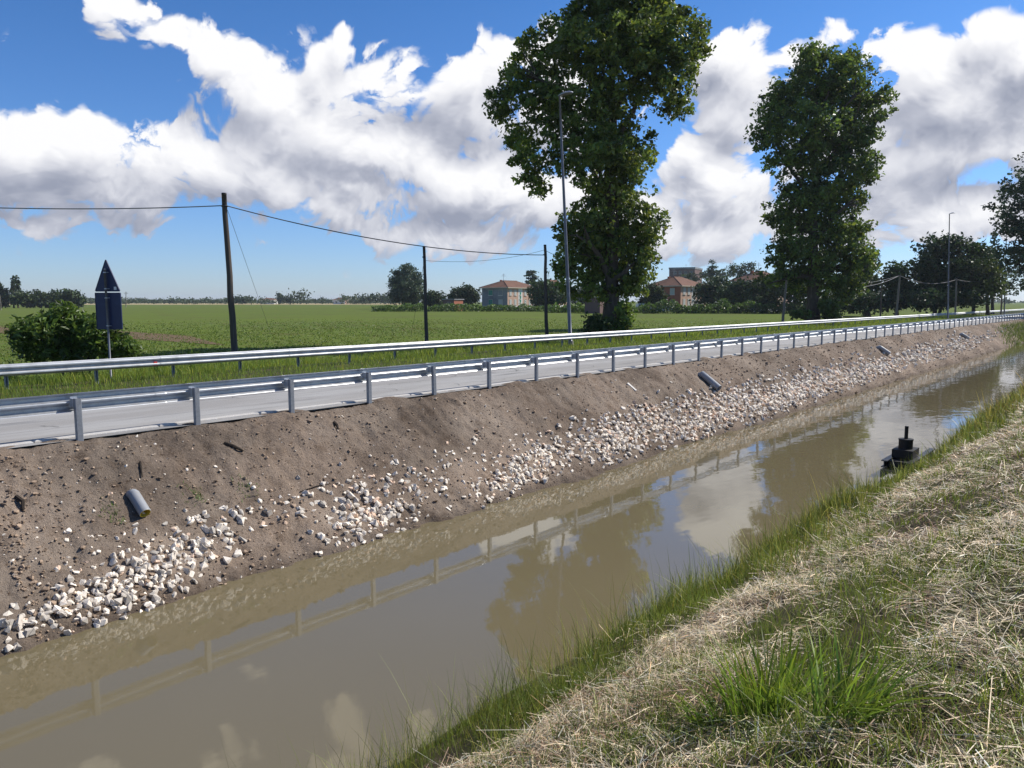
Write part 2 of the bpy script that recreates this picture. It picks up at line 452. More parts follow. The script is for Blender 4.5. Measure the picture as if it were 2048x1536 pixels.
MAT['stone'] = material('pale_limestone', (.74, .67, .575), .9, 0, .25, mixes=[(7, (.70, .50, .37), .56, .74, 3), (5, (.36, .28, .205), .58, .70, 6), (30, (.74, .68, .59), .5, .7)], bump=(35, .5, .012), randval=.22)
MAT['stone_grey'] = material('greyish_limestone', (.50, .455, .395), .9, 0, .25, mixes=[(6, (.30, .26, .21), .5, .7, 4), (3, (.52, .47, .40), .55, .75, 5)], bump=(35, .5, .012), randval=.22)
MAT['stone_t'] = material('limestone_scatter', (.76, .70, .61), .9, 0, .25, tint=True, bump=(35, .4, .01))
MAT['verge_soil'] = material('verge_ground', (.045, .055, .018), .95, 0, .1, mixes=[(1.5, (.10, .075, .045), .5, .7)])
MAT['grass'] = material('grass_blades', (.150, .200, .034), .5, 0, .35, tint=True, transl=.35)
MAT['straw'] = material('cut_straw', (.66, .53, .345), .55, 0, .5, tint=True, transl=.15)
MAT['thatch'] = material('bank_thatch', (.085, .066, .042), .95, 0, .1, mixes=[(1.3, (.085, .09, .03), .45, .62, 5), (9, (.15, .12, .07), .5, .7, 6)], bump=(45, .9, .03))
MAT['wood_old'] = material('weathered_wood_pole', (.085, .068, .055), .9, 0, .2, mixes=[(8, (.14, .12, .105), .5, .75, 6, (1, 1, .06))], bump=(20, .5, .02, (1, 1, .05)))
MAT['wood_pale'] = material('pale_wood_pole', (.20, .17, .135), .9, 0, .2, mixes=[(8, (.14, .12, .10), .5, .75, 6, (1, 1, .06))])
MAT['cable'] = material('black_cable', (.05, .05, .055), .6, 0, .4)
MAT['cable_pale'] = material('pale_cable', (.16, .16, .16), .6, 0, .4)
MAT['signblue'] = material('dark_blue_sign_back', (.006, .014, .065), .45, .1, .5, mixes=[(5, (.010, .022, .085), .5, .7)])
MAT['lampgrey'] = material('grey_lamp_post', (.13, .135, .155), .5, .4, .4, mixes=[(2, (.19, .20, .22), .5, .7)])
MAT['lamphead'] = material('lamp_housing', (.33, .35, .40), .45, .2, .5)
MAT['dark_iron'] = material('black_iron', (.016, .016, .017), .6, .3, .4, mixes=[(12, (.05, .035, .025), .55, .75, 6)], bump=(40, .3, .006))
MAT['steel_dark'] = material('wet_dark_steel', (.06, .06, .06), .35, .5, .5, mixes=[(10, (.03, .028, .026), .5, .7)])
MAT['concrete'] = material('old_concrete', (.30, .29, .26), .9, 0, .2, mixes=[(6, (.17, .16, .13), .45, .7, 7)], bump=(30, .5, .015))
MAT['pipe'] = material('grey_plastic_pipe', (.29, .30, .315), .45, 0, .4, mixes=[(9, (.27, .25, .22), .5, .75, 5)])
MAT['pipe_in'] = material('yellow_pipe_lining', (.60, .44, .045), .5, 0, .4)
MAT['bark'] = material('tree_bark', (.085, .068, .05), .95, 0, .1, mixes=[(5, (.15, .125, .095), .5, .7, 6, (1, 1, .25))], bump=(18, .6, .03, (1, 1, .25)))
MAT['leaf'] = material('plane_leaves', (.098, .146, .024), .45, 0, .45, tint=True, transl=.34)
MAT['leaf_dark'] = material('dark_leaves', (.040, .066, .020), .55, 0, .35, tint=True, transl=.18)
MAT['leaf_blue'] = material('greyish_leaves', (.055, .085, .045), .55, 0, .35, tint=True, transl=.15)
MAT['field'] = material('crop_field', (.090, .136, .022), .95, 0, .05, mixes=[(2.2, (.125, .090, .050), .51, .63, 8, (1, 1, 1)), (.05, (.105, .140, .024), .4, .6, 3), (.35, (.095, .095, .030), .54, .70, 5, (1, .35, 1))])
MAT['wheat'] = material('ripe_wheat', (.40, .32, .18), .95, 0, .05, mixes=[(.02, (.30, .27, .13), .5, .7)])
MAT['track'] = material('bare_soil_track', (.145, .098, .058), .95, 0, .1, mixes=[(2, (.10, .075, .045), .5, .7), (1, (.09, .10, .03), .58, .7)], bump=(12, .6, .03))

# ================================================================ SETTING
WATER_Z = -2.05
ROAD0, ROAD1 = 13.62, 19.35

def smooth(a, b, x):
    t = np.clip((np.asarray(x, float) - a) / (b - a), 0, 1)
    return t * t * (3 - 2 * t)

def grid(xs, ys, zf, buf=None, color=None):
    X, Y = np.meshgrid(xs, ys, indexing='ij')
    Z = zf(X, Y)
    nx, ny = X.shape
    v = np.stack([X, Y, Z], -1).reshape(-1, 3)
    idx = np.arange(nx * ny).reshape(nx, ny)
    f = np.stack([idx[:-1, :-1], idx[1:, :-1], idx[1:, 1:], idx[:-1, 1:]], -1).reshape(-1, 4)
    b = buf or Buf()
    b.add(v, f, None if color is None else color(X, Y, Z).reshape(-1, 3))
    return b

def sp(a, b, first, growth, maxstep=1e9):
    out = [a]; s = first
    while out[-1] < b:
        out.append(out[-1] + s); s = min(s * growth, maxstep)
    return np.array(out)

# ---- far canal bank: bare soil
BANK_L = np.array([9.3, 9.9, 10.35, 10.62, 12.9, 13.2, 13.75])
BANK_Z = np.array([-2.62, -2.36, -2.14, -1.98, -.17, -.045, -.035])
def far_bank_z(t, L):
    t = np.asarray(t, float); L = np.asarray(L, float)
    body = smooth(9.6, 10.3, L) * (1 - smooth(12.9, 13.3, L))
    sh = (fbm(t / 3.3, t * 0 + 3.1, 3, 5) * .55 + fbm(t / .9, t * 0 + 7.7, 3, 6) * .22) * (1 - smooth(10.6, 12.4, L))
    z = np.interp(L + sh, BANK_L, BANK_Z)
    z = z + body * (fbm(t / 2.1, L / 1.2, 4, 21) * .22 + fbm((t + (L - 11) * .35) / .38, L / 1.5, 3, 31) * .13)
    z = z + smooth(9.9, 10.6, L) * (1 - smooth(13.2, 13.5, L)) * (fbm(t / .19, L / .19, 4, 41, .6) * .13 + np.abs(fbm(t / .085, L / .085, 2, 51)) * .06)
    z = z - body * .05 * np.clip(fbm(t / .55, L / .45, 3, 61) - .17, 0, 1) * 8
    # spilled soil at the foot of the barrier
    z = z + np.exp(-((L - 13.42) / .2) ** 2) * np.clip(fbm(t / .8, L * 0, 3, 71) + .08, 0, 1) * .28
    return z

def bank_color(X, Y, Z):
    n = fbm(X / 1.7, Y / 1.1, 4, 81)
    c = np.ones(X.shape + (3,)) * (1 + 1.1 * n)[..., None]
    wet = 1 - smooth(.02, .16, Z - WATER_Z + fbm(X / .4, Y / .4, 3, 91) * .12)     # soaked soil by the water
    c = c * (1 - .33 * wet[..., None]) * np.array([1.0, .98, .95])
    dry = smooth(.18, .42, Z - WATER_Z + fbm(X / .8, Y / .8, 3, 95) * .2) * (1 - smooth(.5, 1.0, Z - WATER_Z))
    c = c * (1 + .22 * dry[..., None])
    return c

ts = np.concatenate([sp(-14, 1.5, .4, .985), sp(2.0, 26, .045, 1.0022), sp(26.1, 150, .13, 1.012), np.arange(152, 500, 8.)])
Ls = np.concatenate([np.arange(9.3, 10.2, .12), np.arange(10.2, 13.62, .045)])
far_bank = grid(ts, Ls, far_bank_z, color=bank_color).build('canal_bank', MAT['soil'], smooth=True, color=True)
tag(far_bank, 'bare brown soil bank sloping from the road down to the canal', kind='structure')

# ---- canal bed and water
b = Buf(); b.add([(-40, 3.5, -3.0), (600, 3.5, -3.0), (600, 11, -3.0), (-40, 11, -3.0)], np.array([[0, 1, 2, 3]]))
tag(b.build('canal_bed', MAT['soil'], color=True), 'muddy bed of the canal', kind='structure')

def water_material():
    m = bpy.data.materials.new('muddy_water'); m.use_nodes = True
    nt = m.node_tree; b = nt.nodes['Principled BSDF']
    b.inputs['Roughness'].default_value = .03; b.inputs['IOR'].default_value = 1.42
    b.inputs['Specular IOR Level'].default_value = .85
    tc = nt.nodes.new('ShaderNodeTexCoord')
    n = nt.nodes.new('ShaderNodeTexNoise'); n.inputs['Scale'].default_value = .35; n.inputs['Detail'].default_value = 4
    mi = nt.nodes.new('ShaderNodeMix'); mi.data_type = 'RGBA'
    nt.links.new(tc.outputs['Object'], n.inputs['Vector']); nt.links.new(n.outputs['Fac'], mi.inputs[0])
    mi.inputs[6].default_value = (.145, .119, .064, 1); mi.inputs[7].default_value = (.165, .137, .079, 1)
    nt.links.new(mi.outputs[2], b.inputs['Base Color'])
    prev = None
    for sc, vec, st, dist, det in ((1.0, (.8, 1.5, 1), .42, .012, 2), (5.0, (.6, 1.7, 1), .24, .0028, 3)):
        mp = nt.nodes.new('ShaderNodeMapping'); mp.inputs['Scale'].default_value = vec; mp.inputs['Rotation'].default_value = (0, 0, .45)
        k = nt.nodes.new('ShaderNodeTexNoise'); k.inputs['Scale'].default_value = sc; k.inputs['Detail'].default_value = det
        nt.links.new(tc.outputs['Object'], mp.inputs[0]); nt.links.new(mp.outputs[0], k.inputs['Vector'])
        bn = nt.nodes.new('ShaderNodeBump'); bn.inputs['Distance'].default_value = dist
        # the far reach is ruffled by the breeze, the near water is calm
        sepx = nt.nodes.new('ShaderNodeSeparateXYZ'); nt.links.new(tc.outputs['Object'], sepx.inputs[0])
        mr = nt.nodes.new('ShaderNodeMapRange'); mr.inputs['From Min'].default_value = 7; mr.inputs['From Max'].default_value = 26
        mr.inputs['To Min'].default_value = .30 * st; mr.inputs['To Max'].default_value = 1.5 * st
        nt.links.new(sepx.outputs[0], mr.inputs['Value']); nt.links.new(mr.outputs[0], bn.inputs['Strength'])
        nt.links.new(k.outputs['Fac'], bn.inputs['Height'])
        if prev is not None: nt.links.new(prev, bn.inputs['Normal'])
        prev = bn.outputs[0]
    nt.links.new(prev, b.inputs['Normal'])
    return m
b = grid(np.arange(-40, 601, 4.), np.array([4.0, 6, 8, 10, 11.2]), lambda X, Y: X * 0 + WATER_Z)
tag(b.build('canal_water', water_material(), smooth=True), 'muddy olive brown water of the canal', kind='structure')

# ---- near bank
NB_L = np.array([-60, -12, -.6, .35, 2.2, 4.3, 4.75, 5.4, 6.0])
NB_Z = np.array([.55, .6, .66, .62, -.32, -1.54, -1.86, -2.35, -2.7])
def shore(t):
    return np.clip(.042 * (np.asarray(t, float) - 6.5), -.22, .62)      # the near shore closes in on the viewer's line a little
def near_bank_z(t, L):
    t = np.asarray(t, float); L = np.asarray(L, float)
    sh = fbm(t / 2.6, t * 0 + 1.3, 3, 105) * .7 * smooth(3, 4.4, L) + shore(t) * smooth(.6, 4.4, L)
    z = np.interp(L + sh, NB_L, NB_Z)
    return z + fbm(t / 1.0, L / .7, 4, 111) * .24 * smooth(-2, 0, L) * (1 - smooth(4.4, 5.1, L)) + fbm(t / .22, L / .22, 3, 121) * .045
ts = np.concatenate([np.arange(-60, -6, 6.), np.arange(-5, 14, .09), sp(14.1, 90, .15, 1.01), np.arange(92, 600, 12.)])
Ls = np.concatenate([[-60, -30, -12, -6, -3, -1.5], np.arange(-1., 5.9, .09)])
nb = grid(ts, Ls, near_bank_z).build('near_bank', MAT['thatch'], smooth=True)
tag(nb, 'mown grass slope in the foreground running down to the canal', kind='structure')

# ---- road
road_x = np.arange(-60, 620, 4.)
b = grid(road_x, np.array([13.3, 14.5, 16.5, 18.5, 19.6]), lambda X, Y: X * 0 + .02 - .012 * np.abs(Y - 16.4) / 3)
road = b.build('road', MAT['asphalt'], smooth=True)
tag(road, 'pale worn asphalt road behind the guard rail', kind='structure')
# tar-dark cracks in the asphalt
b = Buf()
for i in range(60):
    x = random.uniform(0, 45); y = random.uniform(14.1, 17.6); a = random.uniform(0, 6.28)
    pts = []
    for k in range(random.randint(6, 14)):
        pts.append((x, y)); a += random.uniform(-.7, .7); s = random.uniform(.08, .22); x += s * math.cos(a); y += s * math.sin(a) * .7
        y = min(max(y, 14.0), 19.0)
    for p, q in zip(pts[:-1], pts[1:]):
        d = np.array(q) - np.array(p); n = np.array([-d[1], d[0]]); n /= np.linalg.norm(n) + 1e-9; w = random.uniform(.004, .010)
        b.add([(p[0] - n[0] * w, p[1] - n[1] * w, .0245), (q[0] - n[0] * w, q[1] - n[1] * w, .0245), (q[0] + n[0] * w, q[1] + n[1] * w, .0245), (p[0] + n[0] * w, p[1] + n[1] * w, .0245)], np.array([[0, 1, 2, 3]]))
MAT['crack'] = material('crack_filler', (.07, .068, .065), .9)
b.build('road_crack', MAT['crack'], road)
for nm, y in (('edge_line', 14.25), ('edge_line', 18.9)):
    b = grid(np.arange(-60, 620, 10.), np.array([y - .06, y + .06]), lambda X, Y: X * 0 + .0285)
    if y > 15: b.build(nm, MAT['paint'], road)

# pale concrete edging, in lengths, partly buried by spilled soil
kerb = thing('kerb', (0, 13.55, 0), None, None); tag(kerb, 'pale concrete edging in lengths between the soil and the road', kind='structure')
kx = -8.0; ki = 0
while kx < 130:
    ln = random.choice([1.0, 2.0, 2.0, 2.0])
    b = Buf(); g = .012
    yo = random.uniform(-.025, .025); zt = .055 + random.uniform(-.018, .012); y0, y1 = -.06, .06
    x0, x1 = g, ln - g
    v = [(x0, y0, -.2), (x1, y0, -.2), (x1, y1, -.2), (x0, y1, -.2), (x0, y0, zt - .02), (x1, y0, zt - .02), (x1, y1, zt - .02), (x0, y1, zt - .02),
         (x0 + .02, y0 + .02, zt), (x1 - .02, y0 + .02, zt), (x1 - .02, y1 - .02, zt), (x0 + .02, y1 - .02, zt)]
    f = [(0, 1, 5, 4), (1, 2, 6, 5), (2, 3, 7, 6), (3, 0, 4, 7), (4, 5, 9, 8), (5, 6, 10, 9), (6, 7, 11, 10), (7, 4, 8, 11), (8, 9, 10, 11)]
    b.add(v, np.array(f))
    o = b.build('kerb_stone', MAT['kerb'], kerb, loc=(kx, yo, 0)); o.rotation_euler[2] = random.uniform(-.012, .012)
    kx += ln

# ---- verge, track, fields
b = grid(np.concatenate([np.arange(-60, 140, 1.), np.arange(142, 620, 12.)]), np.array([19.3, 20.2, 21.2, 22.3, 23.5, 24.6, 26.2, 28.2]),
         lambda X, Y: np.where(Y < 19.5, .012, -.03 + fbm(X / 2, Y / 2, 3, 131) * .14 - .25 * smooth(23.4, 26.5, Y)))
tag(b.build('verge', MAT['verge_soil'], smooth=True), 'grass covered verge beyond the road', kind='structure')
FIELD_Z = -.28
b = Buf(); Fz = FIELD_Z
b.add([(-2500, 27.6, Fz), (4500, 27.6, Fz), (4500, 4500, Fz), (-2500, 4500, Fz)], np.array([[0, 1, 2, 3]]))
tag(b.build('field', MAT['field']), 'flat green field of young crops reaching to the horizon', kind='structure')
# strips of other land in the field, each a few millimetres higher
def strip(name, pxs, z, mat, label):
    b = Buf(); v = [on_z(x, y, z) for x, y in pxs]
    b.add(v, np.array([list(range(len(v)))]))
    tag(b.build(name, mat), label, kind='structure')
strip('wheat_field', [(-500, 609.3), (800, 609.3), (820, 606.4), (-500, 606.4)], FIELD_Z + .03, MAT['wheat'], 'far pale strip of ripe wheat at the edge of the field')
strip('soil_track', [(-300, 664), (150, 668), (300, 680), (450, 690), (380, 672), (230, 661), (0, 653), (-300, 648)], FIELD_Z + .02, MAT['track'], 'bare brown soil patch between the verge and the crops')

# ================================================================ BARRIERS
W_PROFILE = [(0.000, .155), (.006, .148), (.074, .106), (.081, .096), (.081, .064), (.074, .054), (.008, .016), (.001, .008), (.001, -.008), (.008, -.016),
             (.074, -.054), (.081, -.064), (.081, -.096), (.074, -.106), (.006, -.148), (0.0, -.155)]
def beam_mesh(name, length, side, mat):
    """W-beam along +X, its ridges towards side*Y; one end is joggled so that it laps behind its neighbour"""
    b = Buf(); t = .0035
    secs = [(-.14, .0065), (.02, .0065), (.05, 0.0), (length, 0.0)]
    P = W_PROFILE; n = len(P)
    V = []
    for x, off in secs:
        for (y, z) in P: V.append((x, side * (y - off), z))
        for (y, z) in P: V.append((x, side * (y - off - t), z * 1.006))
    F = []
    for s in range(len(secs) - 1):
        a = s * 2 * n; c = (s + 1) * 2 * n
        for i in range(n - 1):
            F.append((a + i, a + i + 1, c + i + 1, c + i)); F.append((a + n + i, c + n + i, c + n + i + 1, a + n + i + 1))
        F.append((a, c, c + n, a + n)); F.append((a + n - 1, a + 2 * n - 1, c + 2 * n - 1, c + n - 1))
    for s in (0, len(secs) - 1):
        a = s * 2 * n
        for i in range(n - 1): F.append((a + i, a + n + i, a + n + i + 1, a + i + 1))
    b.add(V, np.array(F))
    me = b.mesh(name); me.materials.append(mat); return me

def c_post_mesh(name, w, d, z0, z1, mat, side=1):
    """C-section post: web towards -side*Y, lips turned in at the open side, rounded corners"""
    outer = []
    def arc(cx, cy, r, a0, a1, k=4):
        for i in range(k + 1):
            a = rad(a0 + (a1 - a0) * i / k); outer.append((cx + r * math.cos(a), cy + r * math.sin(a)))
    r = .016; h = w / 2
    outer.append((h - .03, d)); arc(h - r, d - r, r, 90, 0); arc(h - r, r, r, 0, -90); arc(-h + r, r, r, -90, -180); arc(-h + r, d - r, r, 180, 90); outer.append((-h + .03, d))
    pts = np.array(outer); tk = .006
    tan = np.gradient(pts, axis=0); nrm = np.stack([-tan[:, 1], tan[:, 0]], 1); nrm /= np.linalg.norm(nrm, axis=1)[:, None]
    cen = np.array([0, d / 2])
    sgn = np.sign(np.sum((cen - pts) * nrm, 1)); inner = pts + nrm * tk * np.where(sgn == 0, 1, sgn)[:, None]
    n = len(pts); V = []
    for z in (z0, z1):
        for p in pts: V.append((p[0], side * p[1], z))
        for p in inner: V.append((p[0], side * p[1], z))
    F = []
    for i in range(n - 1):
        F.append((i, i + 1, 2 * n + i + 1, 2 * n + i)); F.append((n + i, 3 * n + i, 3 * n + i + 1, n + i + 1))
        F.append((2 * n + i, 2 * n + i + 1, 3 * n + i + 1, 3 * n + i))
    b = Buf(); b.add(V, np.array(F)); me = b.mesh(name); me.materials.append(mat); return me

def bolt_mesh(r=.016, h=.014):
    b = Buf(); b.tube([(0, 0, 0), (0, -h * .7, 0), (0, -h, 0)], [r, r, r * .6], 6); me = b.mesh('bolt'); me.materials.append(MAT['galv']); return me

def rail(label, Y, side, first, last, step, beam_len, beam_y, beam_z, post_me, post_y, spacer, mats, beam0, group, bolt_until=0):
    root = thing('guard_rail', (0, Y, 0), label, 'guard rail', group)
    bm = beam_mesh('beam', beam_len, side, mats)
    x = beam0
    while x < last:
        o = place('beam', bm, None, root, (x, beam_y, beam_z)); x += beam_len
    sb = Buf(); sb.box(-.045, .045, spacer[0], spacer[1], -.07, .07); sb.box(-.055, .055, spacer[1] - .012, spacer[1] - .002, -.10, .10)
    sm = sb.mesh('spacer'); sm.materials.append(mats)
    bo = bolt_mesh()
    x = first; i = 0
    while x < last:
        p = place('post', post_me, None, root, (x, post_y, random.uniform(-.012, .012)))
        p.rotation_euler = (random.uniform(-.012, .012), random.uniform(-.012, .012), random.uniform(-.05, .05))
        s = place('spacer', sm, None, root, (x, 0, beam_z))
        if x < bolt_until:
            for zz in (-.045, .045): place('bolt', bo, None, s, (.062 if zz > 0 else -.062, spacer[1] - .01, zz))
        x += step; i += 1
    return root

post_near = c_post_mesh('post', .105, .08, -.6, .69, MAT['post'], 1)
rail_near = rail('shiny new guard rail on the canal side of the road, seen from behind', 13.28, 1, 4.61 - 4 * 2.0, 190, 2.0, 4.0, .21, .605, post_near, 0.0, (.079, .21), MAT['galv'], -5.9, 'road guard rails', 26)
post_far = c_post_mesh('post', .09, .07, -.5, .54, MAT['post'], -1)
rail_far = rail('guard rail on the far side of the road by the green verge', 22.75, -1, -7.0, 260, 2.2, 4.4, -.16, .485, post_far, 0.0, (-.16, -.07), MAT['galv_old'], -7.5, 'road guard rails', 0)
# red reflector on the far rail
MAT['red'] = material('red_reflector', (.62, .035, .02), .35, 0, .5)
p = on_z(310, 727, .57); t_ = (at(310, 727, 22.0))
d = ray(310, 727); s_ = (22.75 - .16 - .02) / d[1]; q = EYE + d * s_
b = Buf(); b.box(q[0] - .05, q[0] + .05, 22.53, 22.548, q[2] - .07, q[2] + .06); b.box(q[0] - .012, q[0] + .012, 22.548, 22.60, q[2] - .05, q[2] + .05)
o = b.build('reflector', MAT['red'], rail_far); o['label'] = 'small red reflector'

# ================================================================ LAMPS, POLES, CABLES, SIGN
def street_lamp(base_px, top_px, depth, label, head_side, z0=-.15, scale=1.0):
    top = at(*top_px, depth); base = ground_xy(base_px[0], depth, z0)
    # carry the lean of the mast down to the ground
    bp = at(*base_px, depth); k = (top[2] - z0) / (top[2] - bp[2]); base = top + (bp - top) * k
    root = thing('street_lamp', base, label, 'street lamp', 'street lamps along the road')
    b = Buf(); n = 7
    pts = [base + (top - base) * i / (n - 1) for i in range(n)]
    b.tube(pts, np.linspace(.105, .05, n) * scale, 12).build('mast', MAT['lampgrey'], root, smooth=True)
    b = Buf(); b.tube([base + np.array([0, 0, -.1]), base + np.array([0, 0, .35])], [.15 * scale, .14 * scale], 12).build('base_collar', MAT['concrete'], root)
    # curved cobra head, a shallow shell pointing over the road
    dirv = np.array(head_side, float); dirv /= np.linalg.norm(dirv)
    side = np.cross(dirv, UPV)
    L = .78 * scale; m = 9; V = []; 
    prof = [(0, 0.05, -.02), (.08, .09, -.03), (.25, .15, -.055), (.5, .19, -.075), (.75, .175, -.075), (.92, .11, -.055), (1.0, .035, -.03)]
    for (s, w, dz) in prof:
        c = top + dirv * (s * L - .08) + UPV * (math.sin(s * 1.9) * .14 * scale)
        for a in np.linspace(0, 2 * math.pi, 10, endpoint=False):
            hgt = .085 if math.sin(a) > 0 else .055
            V.append(c + side * (w * scale * math.cos(a)) + UPV * (math.sin(a) * hgt * scale * (w / .19)))
    F = []
    k = len(prof)
    for i in range(k - 1):
        for j in range(10): F.append((i * 10 + j, i * 10 + (j + 1) % 10, (i + 1) * 10 + (j + 1) % 10, (i + 1) * 10 + j))
    b = Buf(); b.add(V, [np.array(F), np.array([list(range(10))]), np.array([list(range((k - 1) * 10, k * 10))])])
    head = b.build('lamp_head', MAT['lamphead'], root, smooth=True)
    b = Buf(); V = []
    for (s, w, dz) in prof[2:6]:
        c = top + dirv * (s * L - .08) + UPV * (math.sin(s * 1.9) * .14 * scale - .05 * scale * w / .19 - .012)
        V += [c - side * w * .75 * scale, c + side * w * .75 * scale]
    b.add(V, np.array([(0, 1, 3, 2), (2, 3, 5, 4), (4, 5, 7, 6)]))
    b.build('lens', material('lamp_lens', (.22, .20, .18), .3), root)
    return root
street_lamp((1140, 664), (1119, 192), 39.5, 'tall grey street lamp leaning in front of the big left plane tree', RIGHT * .9 - FWD_H * .2)
street_lamp((1896, 610), (1899, 428), 96, 'grey street lamp against the dark trees on the right', RIGHT)
street_lamp((2009, 606), (2013, 468), 124, 'farthest street lamp half hidden by the tree at the right edge', RIGHT)

def pole(base_px, top_px, depth, r, label, mat, z0=FIELD_Z, group='wooden line poles', fittings=True):
    top = at(*top_px, depth); bp = at(*base_px, depth)
    k = (top[2] - z0) / (top[2] - bp[2]); base = top + (bp - top) * k
    root = thing('utility_pole', base, label, 'utility pole', group)
    n = 9
    pts = [base + (top - base) * i / (n - 1) + RNG.normal(0, .012, 3) * (0 < i < n - 1) for i in range(n)]
    Buf().tube(pts, np.linspace(r * 1.15, r * .82, n), 12).build('shaft', mat, root, smooth=True)
    Buf().tube([top - UPV * .02, top + UPV * .05], [r * .9, r * .8], 12).build('cap', MAT['dark_iron'], root)
    if fittings:
        c = top - UPV * .55
        b = Buf(); b.tube([c - UPV * .035, c + UPV * .035], [r * 1.04, r * 1.04], 12)
        b.tube([c, c - FWD_H * (r + .12)], [.018, .018], 6)
        b.build('bracket', MAT['dark_iron'], root)
    return top, base
T1, B1 = pole((469, 697), (448, 388), 35.5, .135, 'thick wooden utility pole standing left, nearest to the viewer', MAT['wood_old'])
T2, B2 = pole((853, 682), (848, 494), 42, .095, 'thin dark utility pole left of the pale house', MAT['wood_old'])
T3, B3 = pole((1093, 668), (1090, 491), 46, .10, 'dark utility pole just left of the tall leaning street lamp', MAT['wood_old'])
T4, B4 = pole((1566, 636), (1573, 560), 72, .12, 'pale slanting pole stub left of the right plane tree trunk', MAT['wood_pale'], fittings=False)
T5, B5 = pole((1793, 622), (1800, 549), 104, .14, 'pale slanting pole carrying the cables right of the second plane tree', MAT['wood_pale'], fittings=False)
T6, B6 = pole((1761, 624), (1763, 556), 104, .10, 'dark thin pole in the shade beside the slanting pale pole', MAT['wood_old'], fittings=False)
T7, B7 = pole((1911, 612), (1913, 556), 116, .13, 'wooden pole just right of the far street lamp', MAT['wood_pale'], fittings=False)
T8, B8 = pole((2003, 606), (2006, 545), 128, .12, 'wooden pole beside the farthest street lamp', MAT['wood_pale'], fittings=False)
T0, B0 = pole((-330, 706), (-345, 370), 33, .135, 'wooden utility pole beyond the left edge of the view', MAT['wood_old'])
T9, B9 = pole((252, 612), (252, 584), 330, .16, 'tiny far pole in the field right of the sign', MAT['wood_pale'], fittings=False)
T10, B10 = pole((2, 617), (0, 590), 220, .13, 'far pale pole at the left edge before the trees', MAT['wood_pale'], fittings=False)
# top fittings of the tiny far pole
b = Buf(); b.tube([T9 + RIGHT * -.9 - UPV * .5, T9 + RIGHT * .9 - UPV * .5], [.08, .08], 6)
b.build('crossarm', MAT['wood_pale'], [o for o in bpy.data.objects if o.get('label', '').startswith('tiny far pole')][0])

def cable(p, q, sag, r, label, mat=None, n=28):
    p = np.asarray(p); q = np.asarray(q)
    pts = []
    for i in range(n):
        s = i / (n - 1); c = p + (q - p) * s; c = c - UPV * sag * 4 * s * (1 - s); pts.append(c - p)
    b = Buf(); b.tube(pts, r, 6)
    o = b.build('overhead_cable', mat or MAT['cable'], None, smooth=True, loc=tuple(p))
    tag(o, label, 'cable', 'overhead cables'); return o
A1 = at(451, 411, 35.4)
cable(at(-338, 400, 33), A1, .25, .026, 'thick cable from the nearest pole to the left edge of the picture', MAT['cable_pale'])
A3 = at(1089, 510, 45.9)
cable(A1, A3, .55, .026, 'thick sagging cable between the nearest pole and the pole beside the street lamp')
cable(at(850, 521, 41.9), at(1089, 500, 45.9), .30, .010, 'thin wire from the thin dark pole to the pole beside the lamp')
cable(at(455, 420, 35.4), on_z(540, 662, FIELD_Z), 0.0, .010, 'thin guy wire from the nearest pole down to the field')
cable(at(848, 524, 41.9), on_z(822, 672, FIELD_Z), 0.0, .009, 'thin guy wire from the thin dark pole down to the field')
cable(at(1089, 500, 46), at(1175, 522, 60), .25, .014, 'cable running from the lamp side pole into the left plane tree')
cable(at(1799, 551, 104), at(1688, 574, 92), .55, .032, 'lower cable hanging from slanting pole to the second plane tree', MAT['cable_pale'])
cable(at(1799, 551, 104), at(1620, 556, 96), .9, .03, 'upper cable from slanting pole into the second plane tree', MAT['cable_pale'])
cable(at(1799, 551, 104), at(1913, 559, 116), .85, .032, 'cable between slanting pole and pole by the far lamp', MAT['cable_pale'])
cable(at(1913, 559, 116), at(2005, 549, 128), .7, .032, 'cable from pole by the far lamp to the farthest pole', MAT['cable_pale'])
cable(at(1388, 549, 188), at(1560, 547, 180), .25, .06, 'grey cable between the brick house and the trees', MAT['cable_pale'])

